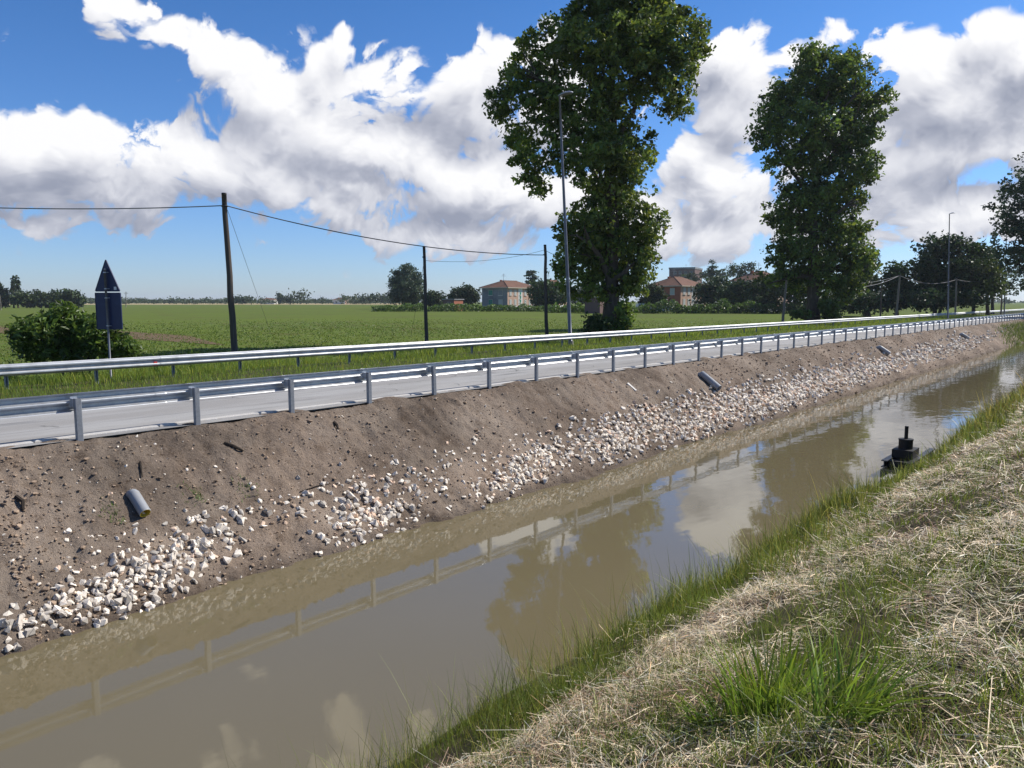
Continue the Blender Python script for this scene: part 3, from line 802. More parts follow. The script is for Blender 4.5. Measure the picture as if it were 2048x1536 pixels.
# ---- traffic sign seen from behind
def traffic_sign():
    depth = 22.3
    base = ground_xy(213, depth, -.1)
    root = thing('traffic_sign', base, 'dark blue back of a triangular traffic sign with plate below on grey post', 'traffic sign')
    u = px_size(1.0, depth)
    zc = lambda y: (603 - y) * u * 1.005 + 2.26
    Buf().tube([base - UPV * .2, np.array([base[0], base[1], zc(541)])], [.03, .03], 12).build('post', MAT['lampgrey'], root, smooth=True)
    Buf().tube([np.array([base[0], base[1], zc(541)]), np.array([base[0], base[1], zc(538)])], [.034, .02], 12).build('post_cap', MAT['lampgrey'], root)
    # plates: turned about the post, half-width 26 px at a 43 degree turn
    ang = rad(14); ax = RIGHT * math.cos(ang) + FWD_H * -math.sin(ang)      # along the plate, right end nearer the viewer
    nrm = np.array([-ax[1], ax[0], 0]); nrm = nrm if nrm @ FWD_H > 0 else -nrm       # to the sign's front
    def col(p): q = p - EYE; return float(q @ RIGHT) / float(q @ FWD) * F_PX
    hw = 51.0 / (col(base + ax * .5 + UPV * 2) - col(base - ax * .5 + UPV * 2)) / 2
    c0 = np.array([base[0], base[1], 0]) + nrm * .062
    def plate(name, outline, z_edges, mat, thick=.022, rim=.010):
        b = Buf(); n = len(outline)
        P = [c0 + ax * a + UPV * z for a, z in outline]
        V = [p for p in P] + [p + nrm * thick for p in P]
        b.add(V, [np.array([list(range(n))]), np.array([list(range(n, 2 * n))[::-1]]), np.array([(i, (i + 1) % n, n + (i + 1) % n, n + i) for i in range(n)])])
        # folded stiffening edge standing towards the viewer
        ctr = np.mean(P, 0)
        Q = [p + (ctr - p) / np.linalg.norm(ctr - p) * .012 for p in P]
        V = [p for p in P] + [p - nrm * rim for p in P] + [p - nrm * rim for p in Q] + [p for p in Q]
        f = []
        for i in range(n):
            j = (i + 1) % n
            f += [(i, j, n + j, n + i), (n + i, n + j, 2 * n + j, 2 * n + i), (2 * n + i, 2 * n + j, 3 * n + j, 3 * n + i)]
        b.add(V, np.array(f))
        return b.build(name, mat, root)
    def rnd(corners, r=.05, k=4):
        out = []; n = len(corners)
        for i in range(n):
            p = np.array(corners[i]); a = np.array(corners[i - 1]) - p; c = np.array(corners[(i + 1) % n]) - p
            a /= np.linalg.norm(a); c /= np.linalg.norm(c)
            for s in np.linspace(0, 1, k + 1):
                q = p + a * r * (1 - s) ** 2 + c * r * s ** 2
                out.append(tuple(q))
        return out
    tri = rnd([(-hw, zc(583.5)), (hw, zc(583.5)), (0, zc(519))], .07)
    rect = rnd([(-hw, zc(658)), (hw, zc(658)), (hw, zc(585.5)), (-hw, zc(585.5))], .03)
    plate('triangle_plate', tri, None, MAT['signblue']); plate('lower_plate', rect, None, MAT['signblue'])
    for y in (546, 578, 596, 651):
        z = zc(y); b = Buf()
        P = np.array([base[0], base[1], z])
        b.tube([P - ax * .09 + nrm * .035, P + ax * .09 + nrm * .035], [.012, .012], 6); b.tube([P - UPV * .015, P + UPV * .015], [.036, .036], 10)
        b.build('clamp', MAT['galv_old'], root)
    b = Buf(); w = .045
    C = c0 + ax * (hw * .62) + UPV * zc(577) - nrm * .0055
    b.add([C - ax * w - UPV * w, C + ax * w - UPV * w, C + ax * w + UPV * w, C - ax * w + UPV * w], np.array([[0, 1, 2, 3]]))
    b.build('sticker', MAT['paint'], root)
traffic_sign()

# ================================================================ PIPES, SLUICE, DEBRIS ON THE BANK
def bank_hit(x, y, zf=far_bank_z, s0=3.0, s1=200.0):
    d = ray(x, y)
    if zf is far_bank_z and d[1] > .02: s0, s1 = 9.2 / d[1], 13.8 / d[1]
    for n in (80, 24):
        s = np.linspace(s0, s1, n); P = EYE[None] + d[None] * s[:, None]
        k = max(1, int(np.argmax(P[:, 2] < zf(P[:, 0], P[:, 1])))); s0, s1 = s[k - 1], s[k]
    return P[k]

def drain_pipe(px0, px1, r, label, bury=.5, inner=None, corr=True, out=.30):
    a = bank_hit(*px0); bz = bank_hit(*px1)
    nb_ = np.array([0, -.64, .77])
    e = bz + nb_ * r * 1.1; st = a + nb_ * r * .75                # the free end lies on the slope, the root dives into the soil
    dirv = (e - st) / np.linalg.norm(e - st)
    root = thing('drain_pipe', a, label, 'pipe', 'drain pipes in the bank')
    b = Buf(); ctrl = [st - nb_ * (r * 2.6) - dirv * .10, st - nb_ * r * .9 - dirv * .05, st, e]
    L = np.linalg.norm(e - st); n = max(8, int(L / .011)) if corr else 6
    pts = ctrl[:2] + [st + (e - st) * i / (n - 1) for i in range(n)]
    rr = [r, r] + [r + (.008 * (i % 2) if corr else 0) for i in range(n)]
    a2 = st
    V, F = tube(pts, rr, 20, cap=False); b.add(V, F); b.build('pipe_wall', MAT['pipe'], root, smooth=True)
    V, F = tube([a2, e], [r - .012, r - .012], 20, cap=False)
    b = Buf(); b.add(V, F); b.build('lining', MAT['pipe_in'] if inner else MAT['pipe'], root, smooth=True)
    # cut face
    V1, _ = tube([a2, e], [rr[-1], rr[-1]], 20, cap=False); V2, _ = tube([a2, e], [r - .012, r - .012], 20, cap=False)
    R = np.concatenate([V1[20:], V2[20:]]); f = [(i, (i + 1) % 20, 20 + (i + 1) % 20, 20 + i) for i in range(20)]
    b = Buf(); b.add(R, np.array(f)); b.build('cut_edge', MAT['pipe_in'] if inner else MAT['pipe'], root)
drain_pipe((265, 993), (288, 1034), .082, 'grey corrugated drain pipe with yellow inside poking from the bank', inner=True)
drain_pipe((1402, 752), (1434, 782), .12, 'grey drain pipe poking from the bank above the stones, mid picture', corr=False)
drain_pipe((1757, 697), (1775, 711), .13, 'smaller grey drain pipe on the far bank toward the right', corr=False)
drain_pipe((1922, 670), (1934, 679), .13, 'tiny far drain pipe on the bank near the right end', corr=False)

def sluice():
    z = WATER_Z
    c = on_z(1806, 946, z)
    root = thing('sluice_valve', (c[0], c[1], z), 'black iron sluice valve with stem on a steel frame by the near bank', 'valve')
    x, y = c[0], c[1]
    Buf().box(x - 1.5, x - .55, y - .75, y + .15, z - .6, z + .12).build('concrete_block', MAT['concrete'], root)
    b = Buf(); b.box(x - .7, x + .1, y - .34, y + .36, z - .25, z + .20); b.box(x - .75, x + 1.5, y - .34, y - .29, z + .02, z + .26); b.build('base_frame', MAT['steel_dark'], root)
    for yy in (-.26, .30):
        b = Buf(); b.box(x - .62, x + 1.9, y + yy - .07, y + yy + .07, z + .44, z + .47); b.box(x - .62, x + 1.9, y + yy - .012, y + yy + .012, z + .28, z + .44); b.box(x - .62, x + 1.9, y + yy - .07, y + yy + .07, z + .25, z + .28)
        b.build('steel_beam', MAT['steel_dark'], root)
    Buf().box(x - .45, x + .1, y - .22, y + .26, z + .20, z + .44).build('gear_box', MAT['dark_iron'], root)
    b = Buf(); b.tube([np.array([x - .7, y - .44, z + .16]), np.array([x + 2.2, y - .44, z + .20])], [.16, .16], 18); b.build('side_pipe', MAT['steel_dark'], root, smooth=False)
    Buf().box(x - .12, x + .55, y - .22, y + .26, z + .475, z + .73).build('valve_body', MAT['dark_iron'], root)
    b = Buf(); q = np.array([x + .2, y + .02, 0])
    b.tube([q + UPV * (z + .73), q + UPV * (z + 1.03)], [.165, .165], 20); b.tube([q + UPV * (z + 1.0), q + UPV * (z + 1.035)], [.175, .175], 20)
    b.build('valve_cylinder', MAT['dark_iron'], root)
    Buf().tube([q + UPV * (z + 1.03), q + UPV * (z + 1.43)], [.045, .045], 12).build('valve_stem', MAT['dark_iron'], root)
    root.scale = (1.0, 1.0, .82)
sluice()

def debris():
    # pale length of plank on the far bank
    a = bank_hit(1254, 768); c = bank_hit(1271, 783)
    Lx = c - a; n = np.cross(Lx, [0, -.6, .8]); n /= np.linalg.norm(n); up = np.array([0, -.6, .8]) * .05
    b = Buf(); w = .055
    P = [a - n * w, a + n * w, c + n * w * .8, c - n * w * .8]
    b.add([p + up * .1 - a for p in P] + [p + up - a for p in P], np.array([(0, 3, 2, 1), (4, 5, 6, 7), (0, 1, 5, 4), (1, 2, 6, 5), (2, 3, 7, 6), (3, 0, 4, 7)]))
    o = b.build('plank', material('bleached_wood', (.62, .58, .52), .9), None, loc=tuple(a)); tag(o, 'short pale plank lying on the soil bank left of the middle pipe', 'plank')
    wd = material('dark_rotten_wood', (.04, .03, .022), .95, bump=(30, .6, .02))
    for i, (p0, p1, r, lab) in enumerate([((448, 888), (486, 903), .038, 'dark rotten stick on the bank below the second post'), ((668, 846), (676, 862), .035, 'short dark stick on the bank below the fourth post'),
                                          ((32, 995), (46, 1022), .035, 'dark wood chunk on the bank near the left edge'), ((280, 925), (284, 955), .02, 'thin upright twig on the bank above the corrugated pipe'),
                                          ((1112, 818), (1116, 838), .018, 'thin pale root curling on the bank in mid picture'), ((600, 985), (660, 968), .012, 'thin dark twig among the stones left of middle'), ((104, 1250), (116, 1196), .010, 'thin twig standing among the stones at lower left')]):
        a = bank_hit(*p0); c = bank_hit(*p1); m = (a + c) / 2 + np.array([0, -.02, .04]) + RNG.normal(0, .01, 3)
        b = Buf(); b.tube([np.zeros(3) + [0, -.01, .015], m - a, c - a + [0, -.01, .015]], [r, r * .9, r * .5], 7)
        o = b.build('stick', wd, None, loc=tuple(a)); tag(o, lab, 'stick', 'sticks on the bank')
debris()

# ---- stones
def hull_mesh(name, mat, seed, squash=(1.1, .8, .62), npts=13):
    r = np.random.default_rng(seed); bm = bmesh.new()
    P = r.normal(size=(npts, 3)); P /= np.linalg.norm(P, axis=1)[:, None]; P *= r.uniform(.78, 1.0, (npts, 1)); P *= np.array(squash) * r.uniform(.8, 1.2, 3)
    vs = [bm.verts.new(p * .5) for p in P]
    res = bmesh.ops.convex_hull(bm, input=vs)
    bmesh.ops.delete(bm, geom=[v for v in bm.verts if not v.link_faces], context='VERTS')
    bmesh.ops.recalc_face_normals(bm, faces=bm.faces)
    me = bpy.data.meshes.new(name); bm.to_mesh(me); bm.free()
    if mat: me.materials.append(mat)
    return me
STONES = [hull_mesh('stone', MAT['stone'] if i % 4 else MAT['stone_grey'], 300 + i) for i in range(16)]

def in_photo_stones():
    """(x, y, size_px): dense heaps by the water and looser stones higher up, as the photograph groups them"""
    r = np.random.default_rng(5); out = []
    heaps = [  # cx, cy, rx, ry, tilt(dy/dx), n, size px lo/hi
        (285, 1165, 150, 58, -.42, 190, 16, 36), (150, 1210, 110, 40, -.30, 70, 16, 36), (30, 1250, 55, 45, -.2, 34, 18, 40), (380, 1090, 130, 50, -.35, 70, 12, 30), (250, 1120, 180, 40, -.3, 30, 9, 20),
        (440, 1050, 150, 50, -.3, 45, 12, 28), (120, 1100, 150, 55, -.2, 18, 12, 26), (730, 1035, 90, 50, -.35, 190, 12, 27), (690, 985, 110, 40, -.25, 45, 11, 24), (560, 1000, 130, 40, -.2, 26, 9, 22),
        (830, 990, 90, 50, -.35, 55, 9, 20), (800, 940, 150, 40, -.25, 40, 6, 17), (940, 905, 150, 40, -.3, 40, 6, 16),
        (1050, 940, 85, 42, -.35, 200, 10, 20), (980, 970, 70, 25, -.4, 35, 9, 18), (1130, 880, 130, 38, -.3, 150, 7, 17), (1240, 885, 85, 36, -.35, 300, 8, 17), (1290, 835, 110, 38, -.35, 200, 7, 15),
        (1400, 845, 95, 40, -.35, 360, 7, 15), (1480, 800, 100, 36, -.35, 320, 6, 13), (1560, 800, 90, 28, -.36, 380, 6, 13), (1640, 762, 90, 28, -.36, 400, 5, 12), (1730, 745, 90, 22, -.36, 400, 5, 10), (1830, 712, 90, 18, -.36, 400, 4, 9), (1930, 690, 70, 12, -.36, 260, 4, 7), (1380, 810, 90, 36, -.3, 50, 6, 13), (1560, 760, 130, 30, -.32, 60, 4, 10)]
    for cx, cy, rx, ry, tl, n, lo, hi in heaps:
        k = 0
        while k < n:
            a = r.normal(0, .56); b_ = r.normal(0, .56)
            if abs(a) > 1.25 or abs(b_) > 1.2: continue
            x = cx + a * rx; y = cy + b_ * ry + a * rx * tl
            out.append((x, y, r.uniform(lo, hi) * (1.0 if r.random() > .3 else .7))); k += 1
    for i in range(420):                                     # loose single bits all over the slope
        x = r.uniform(-20, 1950); u = r.random()
        ytop = 885 - .131 * (x - 140); ybot = 1205 - .31 * (x - 350)
        y = ytop + (ybot - ytop) * u ** .8
        out.append((x, y, r.uniform(3, 9) * (1 - .6 * x / 2048) * (1.6 if r.random() > .85 else 1)))
    return out

def scatter_stones():
    r = np.random.default_rng(9); items = []
    cells = [np.array([v.co[:] for v in m.vertices]) for m in STONES]; faces = [np.array([tuple(p.vertices) for p in m.polygons]) for m in STONES]
    spots = in_photo_stones()
    D = np.array([ray(x, y) for x, y, s in spots]); keep = D[:, 1] > .02; D = D[keep]; spots = [q for q, k in zip(spots, keep) if k]
    s0, s1 = 9.2 / D[:, 1], 13.8 / D[:, 1]
    for n in (80, 24):                                       # march every sight line down to the soil at once
        S = s0[:, None] + (s1 - s0)[:, None] * np.linspace(0, 1, n)[None]
        Q = EYE + D[:, None, :] * S[..., None]
        k = np.maximum(1, np.argmax(Q[..., 2] < far_bank_z(Q[..., 0], Q[..., 1]), axis=1)); ar = np.arange(len(D))
        s0, s1 = S[ar, k - 1], S[ar, k]
    hits = Q[ar, k]
    for (x, y, s), p in zip(spots, hits):
        if p[1] > 13.2 or p[2] < WATER_Z - .02 or p[1] < 9.9: continue
        depth = float((p - EYE) @ FWD_H)
        items.append((s, p, px_size(s, depth) * (.92 if s > 10 else 1.12)))
    # push overlapping neighbours upward a little so that the heaps pile up
    items.sort(key=lambda q: -q[0])
    P = np.array([q[1] for q in items]); S = np.array([q[2] for q in items])
    stuff = Buf(); n_obj = 0
    rem = []
    for i, (s, p, size) in enumerate(items):
        near = 0
        if i:
            d = np.linalg.norm(P[:i] - p, axis=1); near = np.sum(d < (S[:i] + size) * .30)
        z = p[2] + size * ((-.04 if near == 0 else .12) + (.14 if p[0] > 16 else 0))
        if near > 3 and r.random() < .5: continue
        y = p[1] - (.05 * size if near else 0)
        if n_obj < 300:
            o = place('stone', STONES[i % 16], None, far_bank, (p[0], y, z)); o.scale = (size * r.uniform(.85, 1.15), size * r.uniform(.85, 1.15), size * r.uniform(.8, 1.1))
            o.rotation_euler = tuple(r.uniform(0, 6.28, 3)); n_obj += 1
        else: rem.append((p[0], y, z, size))
    for i, (x, y, z, size) in enumerate(rem):
        v = cells[i % 16] * size * r.uniform(.85, 1.15, 3)
        R = np.array(Matrix.Rotation(r.uniform(0, 6.28), 3, Vector(r.normal(size=3)).normalized()))
        v = v @ R.T + np.array([x, y, z])
        f = faces[i % 16]
        t = np.array([1.05, 1.02, .98]) * r.uniform(.78, 1.25) if r.random() > .15 else np.array([1.08, .86, .72]) * r.uniform(.85, 1.05)
        stuff.add(v, f, t)
    o = stuff.build('stones', MAT['stone_t'], far_bank, color=True, loc=(0, 0, 0)); tag(o, 'small pale stones scattered thickly over the lower bank', kind='stuff')
    # soil clods and grit
    cl = Buf(); n = 7000
    tt = 3 + 75 * r.random(n) ** 1.9; LL = r.uniform(10.45, 13.15, n); zz = far_bank_z(tt, LL)
    for i in range(n):
        k = i % 16; size = r.gamma(2.0, .015) + .014
        if tt[i] > 25: size *= 1.5
        v = cells[k] * size * r.uniform(.7, 1.2, 3)
        a = r.uniform(0, 6.28); R = np.array([[math.cos(a), -math.sin(a), 0], [math.sin(a), math.cos(a), 0], [0, 0, 1]])
        v = v @ R.T + [tt[i], LL[i], zz[i] + size * .15]
        t = np.array([1, 1, 1.0]) * r.uniform(.9, 1.9) if r.random() > .13 else np.array([2.6, 2.9, 3.2]) * r.uniform(.6, 1.1)
        cl.add(v, faces[k], t)
    tag(cl.build('soil_clods', MAT['clod'], far_bank, color=True, loc=(0, 0, 0)), 'crumbled soil clods and grit on the bank', kind='stuff')
scatter_stones()

# ================================================================ HOUSES
MAT['plaster_grey'] = material('shade_grey_plaster', (.25, .255, .26), .9, 0, .2, mixes=[(.25, (.17, .175, .185), .45, .65, 6)])  # dark grey carries the shade of the house side turned from the sun
MAT['plaster_white'] = material('white_plaster', (.70, .68, .64), .9, 0, .2, mixes=[(.4, (.58, .56, .52), .5, .7, 6)])
MAT['brick_red'] = material('red_brick_facing', (.34, .125, .075), .9, 0, .2, mixes=[(.8, (.27, .095, .06), .45, .65, 6)])
MAT['brick_lit'] = material('sunlit_brick_facing', (.50, .335, .25), .9, 0, .2, mixes=[(.8, (.44, .28, .20), .45, .65, 6)])  # paler copy of the brick, sunlight on right-hand walls put into its colour
MAT['rooftile'] = material('terracotta_tiles', (.165, .085, .055), .9, 0, .2, mixes=[(.6, (.12, .065, .045), .45, .65, 6), (6, (.20, .115, .075), .55, .7, 4)], bump=(4, .5, .08, (4, 1, 1)))
MAT['shutter'] = material('green_shutter', (.035, .22, .15), .6, 0, .3)
MAT['shutter_pale'] = material('pale_shutter', (.42, .43, .40), .7, 0, .3)
MAT['glass'] = material('dark_window_glass', (.03, .035, .04), .1, 0, .5)
MAT['fascia'] = material('cream_eaves', (.52, .46, .36), .9, 0, .2)
MAT['dark_render'] = material('dark_brown_render', (.15, .095, .085), .9, 0, .2)
MAT['ant'] = material('aerial_metal', (.35, .35, .36), .5, .6, .4)

def house(corner_px, depth, left_px, right_len, wall_h, roof_h, label, turn=40.0, mats=('plaster_grey', 'plaster_white'), base_z=FIELD_Z, windows_left=(), windows_right=(), plinth=True, roof='hip', name='house', aerial=True, cat='house', group=None):
    """near corner at pixel column; left wall faces the viewer's left, right wall faces right. local x: along left wall (leftwards), local y: along right wall"""
    c = ground_xy(corner_px, depth, base_z)
    a = rad(turn)
    vx = c[:2] - EYE[:2]; vx /= np.linalg.norm(vx); vr = np.array([vx[1], -vx[0]])
    # left wall runs from the corner to the left and away
    ex = -vr * math.cos(a) + vx * math.sin(a); ey = vr * math.sin(a) + vx * math.cos(a)
    lw = left_px * depth / F_PX / math.cos(a) * 1.0
    rl = right_len
    root = thing(name, (c[0], c[1], base_z), label, cat, group)
    def W(u, v, z): return np.array([c[0] + ex[0] * u + ey[0] * v, c[1] + ex[1] * u + ey[1] * v, base_z + z])
    def quad(buf, pts): buf.add([W(*p) for p in pts], np.array([list(range(len(pts)))]))
    def cuboid(buf, u0, u1, v0, v1, z0, z1):
        V = [W(u, v, z) for z in (z0, z1) for v in (v0, v1) for u in (u0, u1)]
        buf.add(V, np.array([(0, 2, 3, 1), (4, 5, 7, 6), (0, 1, 5, 4), (2, 6, 7, 3), (0, 4, 6, 2), (1, 3, 7, 5)]))
    b = Buf(); quad(b, [(0, 0, 0), (lw, 0, 0), (lw, 0, wall_h), (0, 0, wall_h)]); quad(b, [(0, rl, 0), (lw, rl, 0), (lw, rl, wall_h), (0, rl, wall_h)]); quad(b, [(lw, 0, 0), (lw, rl, 0), (lw, rl, wall_h), (lw, 0, wall_h)])
    b.build('wall', MAT[mats[0]], root)
    b = Buf(); quad(b, [(0, 0, 0), (0, rl, 0), (0, rl, wall_h), (0, 0, wall_h)]); b.build('wall', MAT[mats[1]], root)
    if plinth:
        b = Buf(); cuboid(b, -.06, lw + .06, -.06, rl + .06, 0, 1.15); b.build('plinth', MAT['plaster_white'], root)
    e = .7
    if roof == 'hip':
        b = Buf(); cuboid(b, -e, lw + e, -e, rl + e, wall_h, wall_h + .22); b.build('eaves', MAT['fascia'], root)
        z0 = wall_h + .223; m = min(lw, rl) / 2
        if rl >= lw: R0, R1 = (lw / 2, m * .95, z0 + roof_h), (lw / 2, rl - m * .95, z0 + roof_h)
        else: R0, R1 = (m * .95, rl / 2, z0 + roof_h), (lw - m * .95, rl / 2, z0 + roof_h)
        A, B, C, D = (-e, -e, z0), (lw + e, -e, z0), (lw + e, rl + e, z0), (-e, rl + e, z0)
        b = Buf()
        if rl >= lw:
            b.add([W(*p) for p in (A, B, R0)], np.array([[0, 1, 2]])); quad(b, [B, C, R1, R0]); b.add([W(*p) for p in (C, D, R1)], np.array([[0, 1, 2]])); quad(b, [D, A, R0, R1])
        else:
            b.add([W(*p) for p in (A, D, R0)], np.array([[0, 1, 2]])); quad(b, [A, B, R1, R0]); b.add([W(*p) for p in (B, C, R1)], np.array([[0, 1, 2]])); quad(b, [C, D, R0, R1])
        rf = b.build('roof', MAT['rooftile'], root)
        # ridge and hip caps
        b = Buf()
        for p, q in ((A, R0), (R0, R1)) if rl >= lw else ((A, R0), (R0, R1)):
            b.tube([W(*p), W(*q)], [.12, .12], 6)
        b.tube([W(*(B if rl >= lw else D)), W(*R0)], [.12, .12], 6)
        b.build('ridge_tiles', MAT['rooftile'], rf)
        b = Buf(); cu = lw * .62; cuboid(b, cu - .3, cu + .3, rl * .3 - .3, rl * .3 + .3, wall_h + roof_h * .45, wall_h + roof_h * .45 + 1.7); b.build('chimney', MAT['brick_red'], rf)
        top = W(*R0)
    else:
        b = Buf(); cuboid(b, -.25, lw + .25, -.25, rl + .25, wall_h, wall_h + roof_h); b.build('roof', MAT['plaster_grey' if roof == 'flat' else 'shutter_pale'], root); top = W(lw / 2, rl / 2, wall_h + roof_h)
    if aerial:
        b = Buf(); b.tube([top - UPV * .3, top + UPV * 2.2], [.05, .05], 6)
        for k in range(3): b.tube([top + UPV * (1.4 + .3 * k) - RIGHT * (.7 - .15 * k), top + UPV * (1.4 + .3 * k) + RIGHT * (.7 - .15 * k)], [.03, .03], 5)
        b.build('aerial', MAT['ant'], root)
    def win(axis, pos, z, w, h, mat):
        b = Buf(); f = Buf(); s = Buf(); p = .05
        if axis == 'L':
            cuboid(f, pos - w / 2 - .09, pos + w / 2 + .09, -p, .02, z - .09, z + h + .09); cuboid(b, pos - w / 2, pos + w / 2, -p - .03, 0, z, z + h); cuboid(s, pos - w / 2 - .15, pos + w / 2 + .15, -.2, .02, z - .2, z - .1)
        else:
            cuboid(f, -p, .02, pos - w / 2 - .09, pos + w / 2 + .09, z - .09, z + h + .09); cuboid(b, -p - .03, 0, pos - w / 2, pos + w / 2, z, z + h); cuboid(s, -.2, .02, pos - w / 2 - .15, pos + w / 2 + .15, z - .2, z - .1)
        o = f.build('window', MAT['fascia'], root); b.build('shutter' if 'shutter' in mat else 'pane', MAT[mat], o); s.build('sill', MAT['plaster_white'], o)
    for q in windows_left: win('L', *q)
    for q in windows_right: win('R', *q)
    def panel(axis, a0, a1, z0, z1, mat, nm='wall_panel'):
        b = Buf()
        if axis == 'L': cuboid(b, a0, a1, -.03, .01, z0, z1)
        else: cuboid(b, -.03, .01, a0, a1, z0, z1)
        b.build(nm, MAT[mat], root)
    return root, panel

wr = []
for z in (1.55, 4.6):
    for i, p in enumerate((1.6, 4.2, 9.8, 12.4, 15.0)): wr.append((p, z, 1.1, 1.6, 'shutter_pale'))
for z in (2.2, 3.4, 4.7): wr.append((7.0, z, .8, .8, 'shutter'))
h1, pan = house(1015, 236, 52, 17, 6.7, 2.3, 'two storey house with shaded grey side and pale lit front beyond the field', 36, ('plaster_grey', 'brick_lit'),
      windows_left=[(lwp, z, 1.5, 1.55, m) for lwp, z, m in ((6.6, 1.55, 'shutter'), (6.6, 4.55, 'shutter'), (2.7, 1.55, 'shutter_pale'), (2.7, 4.55, 'plaster_grey'))], windows_right=wr)
pan('R', 5.9, 8.1, 1.16, 6.65, 'plaster_white')
wr2 = [(p, z, 1.2, 1.7, 'shutter_pale') for z in (1.5, 4.6) for p in (1.9, 4.4, 9.4, 11.9)] + [(7.0, 3.2, 1.0, 3.0, 'glass')]
h2, pan = house(1361, 205, 64, 14, 6.6, 2.6, 'two storey red brick house with hipped tiled roof right of the left plane tree', 30, ('brick_red', 'brick_lit'),
      windows_left=[(p, z, 1.3, 1.6, m) for p, z, m in ((2.6, 1.3, 'brick_red'), (2.6, 4.5, 'shutter_pale'), (7.0, 4.5, 'shutter'), (7.0, 1.3, 'shutter_pale'))], windows_right=wr2)
pan('R', 5.9, 8.2, 1.16, 6.55, 'plaster_white')
house(1530, 190, 66, 12, 7.6, 2.6, 'brick house mostly hidden behind the second plane tree and bushes', 30, ('brick_red', 'brick_lit'), windows_left=[(3, 4.6, 1.2, 1.6, 'shutter_pale')], aerial=True)
house(1388, 420, 50, 20, 20.5, 1.0, 'dark flat roofed apartment block rising behind the brick house roof', 12, ('dark_render', 'dark_render'), roof='flat', plinth=False, name='apartment_block', cat='building',
      windows_left=[(p, z, 1.4, 1.4, 'glass') for p in (2, 5, 8, 11) for z in (12, 15, 18)])
house(1106, 300, 36, 16, 7.6, 3.4, 'distant house whose tiled roof shows behind the round bush', 25, ('brick_red', 'brick_lit'))
house(1200, 160, 30, 6, 3.4, .25, 'low brown shed with pale roof behind the left plane tree trunk', 20, ('dark_render', 'dark_render'), roof='pale', plinth=False, aerial=False, name='shed', cat='shed')
house(908, 205, 22, 5, 3.0, .25, 'small brown hut between the round tree and the pale house', 30, ('dark_render', 'brick_red'), plinth=False, aerial=False, roof='flat', name='hut', cat='shed', windows_left=[(1.5, .6, .9, 1.7, 'glass')])
house(548, 760, 26, 10, 4.0, 1.8, 'far low white farmhouse on the horizon left of centre', 20, ('plaster_white', 'plaster_white'), plinth=False, aerial=False, name='farmhouse')
house(690, 760, 24, 10, 4.2, 1.9, 'far farmhouse with reddish roof on the horizon right of the first pole', 20, ('plaster_white', 'brick_lit'), plinth=False, aerial=False, name='farmhouse')
# white van parked by the sheds
def van():
    c = ground_xy(1284, 176, FIELD_Z); root = thing('van', c, 'small white van parked left of the brick house bush', 'van')
    u = RIGHT; w = FWD_H
    def cub(b, a0, a1, d0, d1, z0, z1, tp=0):
        V = []
        for z, k in ((z0, 0), (z1, tp)):
            for dd in (d0 + k, d1 - k):
                for aa in (a0 + k, a1 - k): V.append(c + u * aa + w * dd + UPV * z)
        b.add(V, np.array([(0, 2, 3, 1), (4, 5, 7, 6), (0, 1, 5, 4), (2, 6, 7, 3), (0, 4, 6, 2), (1, 3, 7, 5)])); return b
    wh = material('white_vehicle_paint', (.62, .63, .63), .35)
    b = Buf(); cub(b, -.85, .85, 0, 4.3, .35, 1.15); cub(b, -.83, .83, .5, 4.2, 1.15, 2.05, .12); b.build('body', wh, root)
    b = Buf(); cub(b, -.66, .66, .50, .62, 1.28, 1.85); b.build('windscreen', MAT['glass'], root)
    for s in (-1, 1):
        for d0 in (.9, 3.4):
            b = Buf(); b.tube([c + u * s * .72 + w * d0 + UPV * .32, c + u * s * .9 + w * d0 + UPV * .32], [.32, .32], 14); b.build('wheel', MAT['dark_iron'], root)
        b = Buf(); cub(b, s * .62 - .13, s * .62 + .13, -.03, .02, .75, .92); b.build('headlight', MAT['fascia'], root)
van()

# ================================================================ TREES
def leaf_quads(C, size, rng, up=.35, fold=.18, aspect=.62):
    """one folded rhombic leaf per centre"""
    n = len(C)
    N = rng.normal(size=(n, 3)); N /= np.linalg.norm(N, axis=1)[:, None]; N[:, 2] += up; N /= np.linalg.norm(N, axis=1)[:, None]
    A = np.cross(N, rng.normal(size=(n, 3))); A /= np.linalg.norm(A, axis=1)[:, None] + 1e-9
    B = np.cross(N, A)
    s = size * rng.uniform(.5, 1.5, (n, 1))
    tip = C + A * s * .5 - N * s * fold * .6; base = C - A * s * .5
    l = C + B * s * .5 * aspect + N * s * fold * .3; r = C - B * s * .5 * aspect + N * s * fold * .3
    V = np.stack([base, r, tip, l], 1).reshape(-1, 3)
    F = np.arange(4 * n).reshape(n, 4)
    return V, F

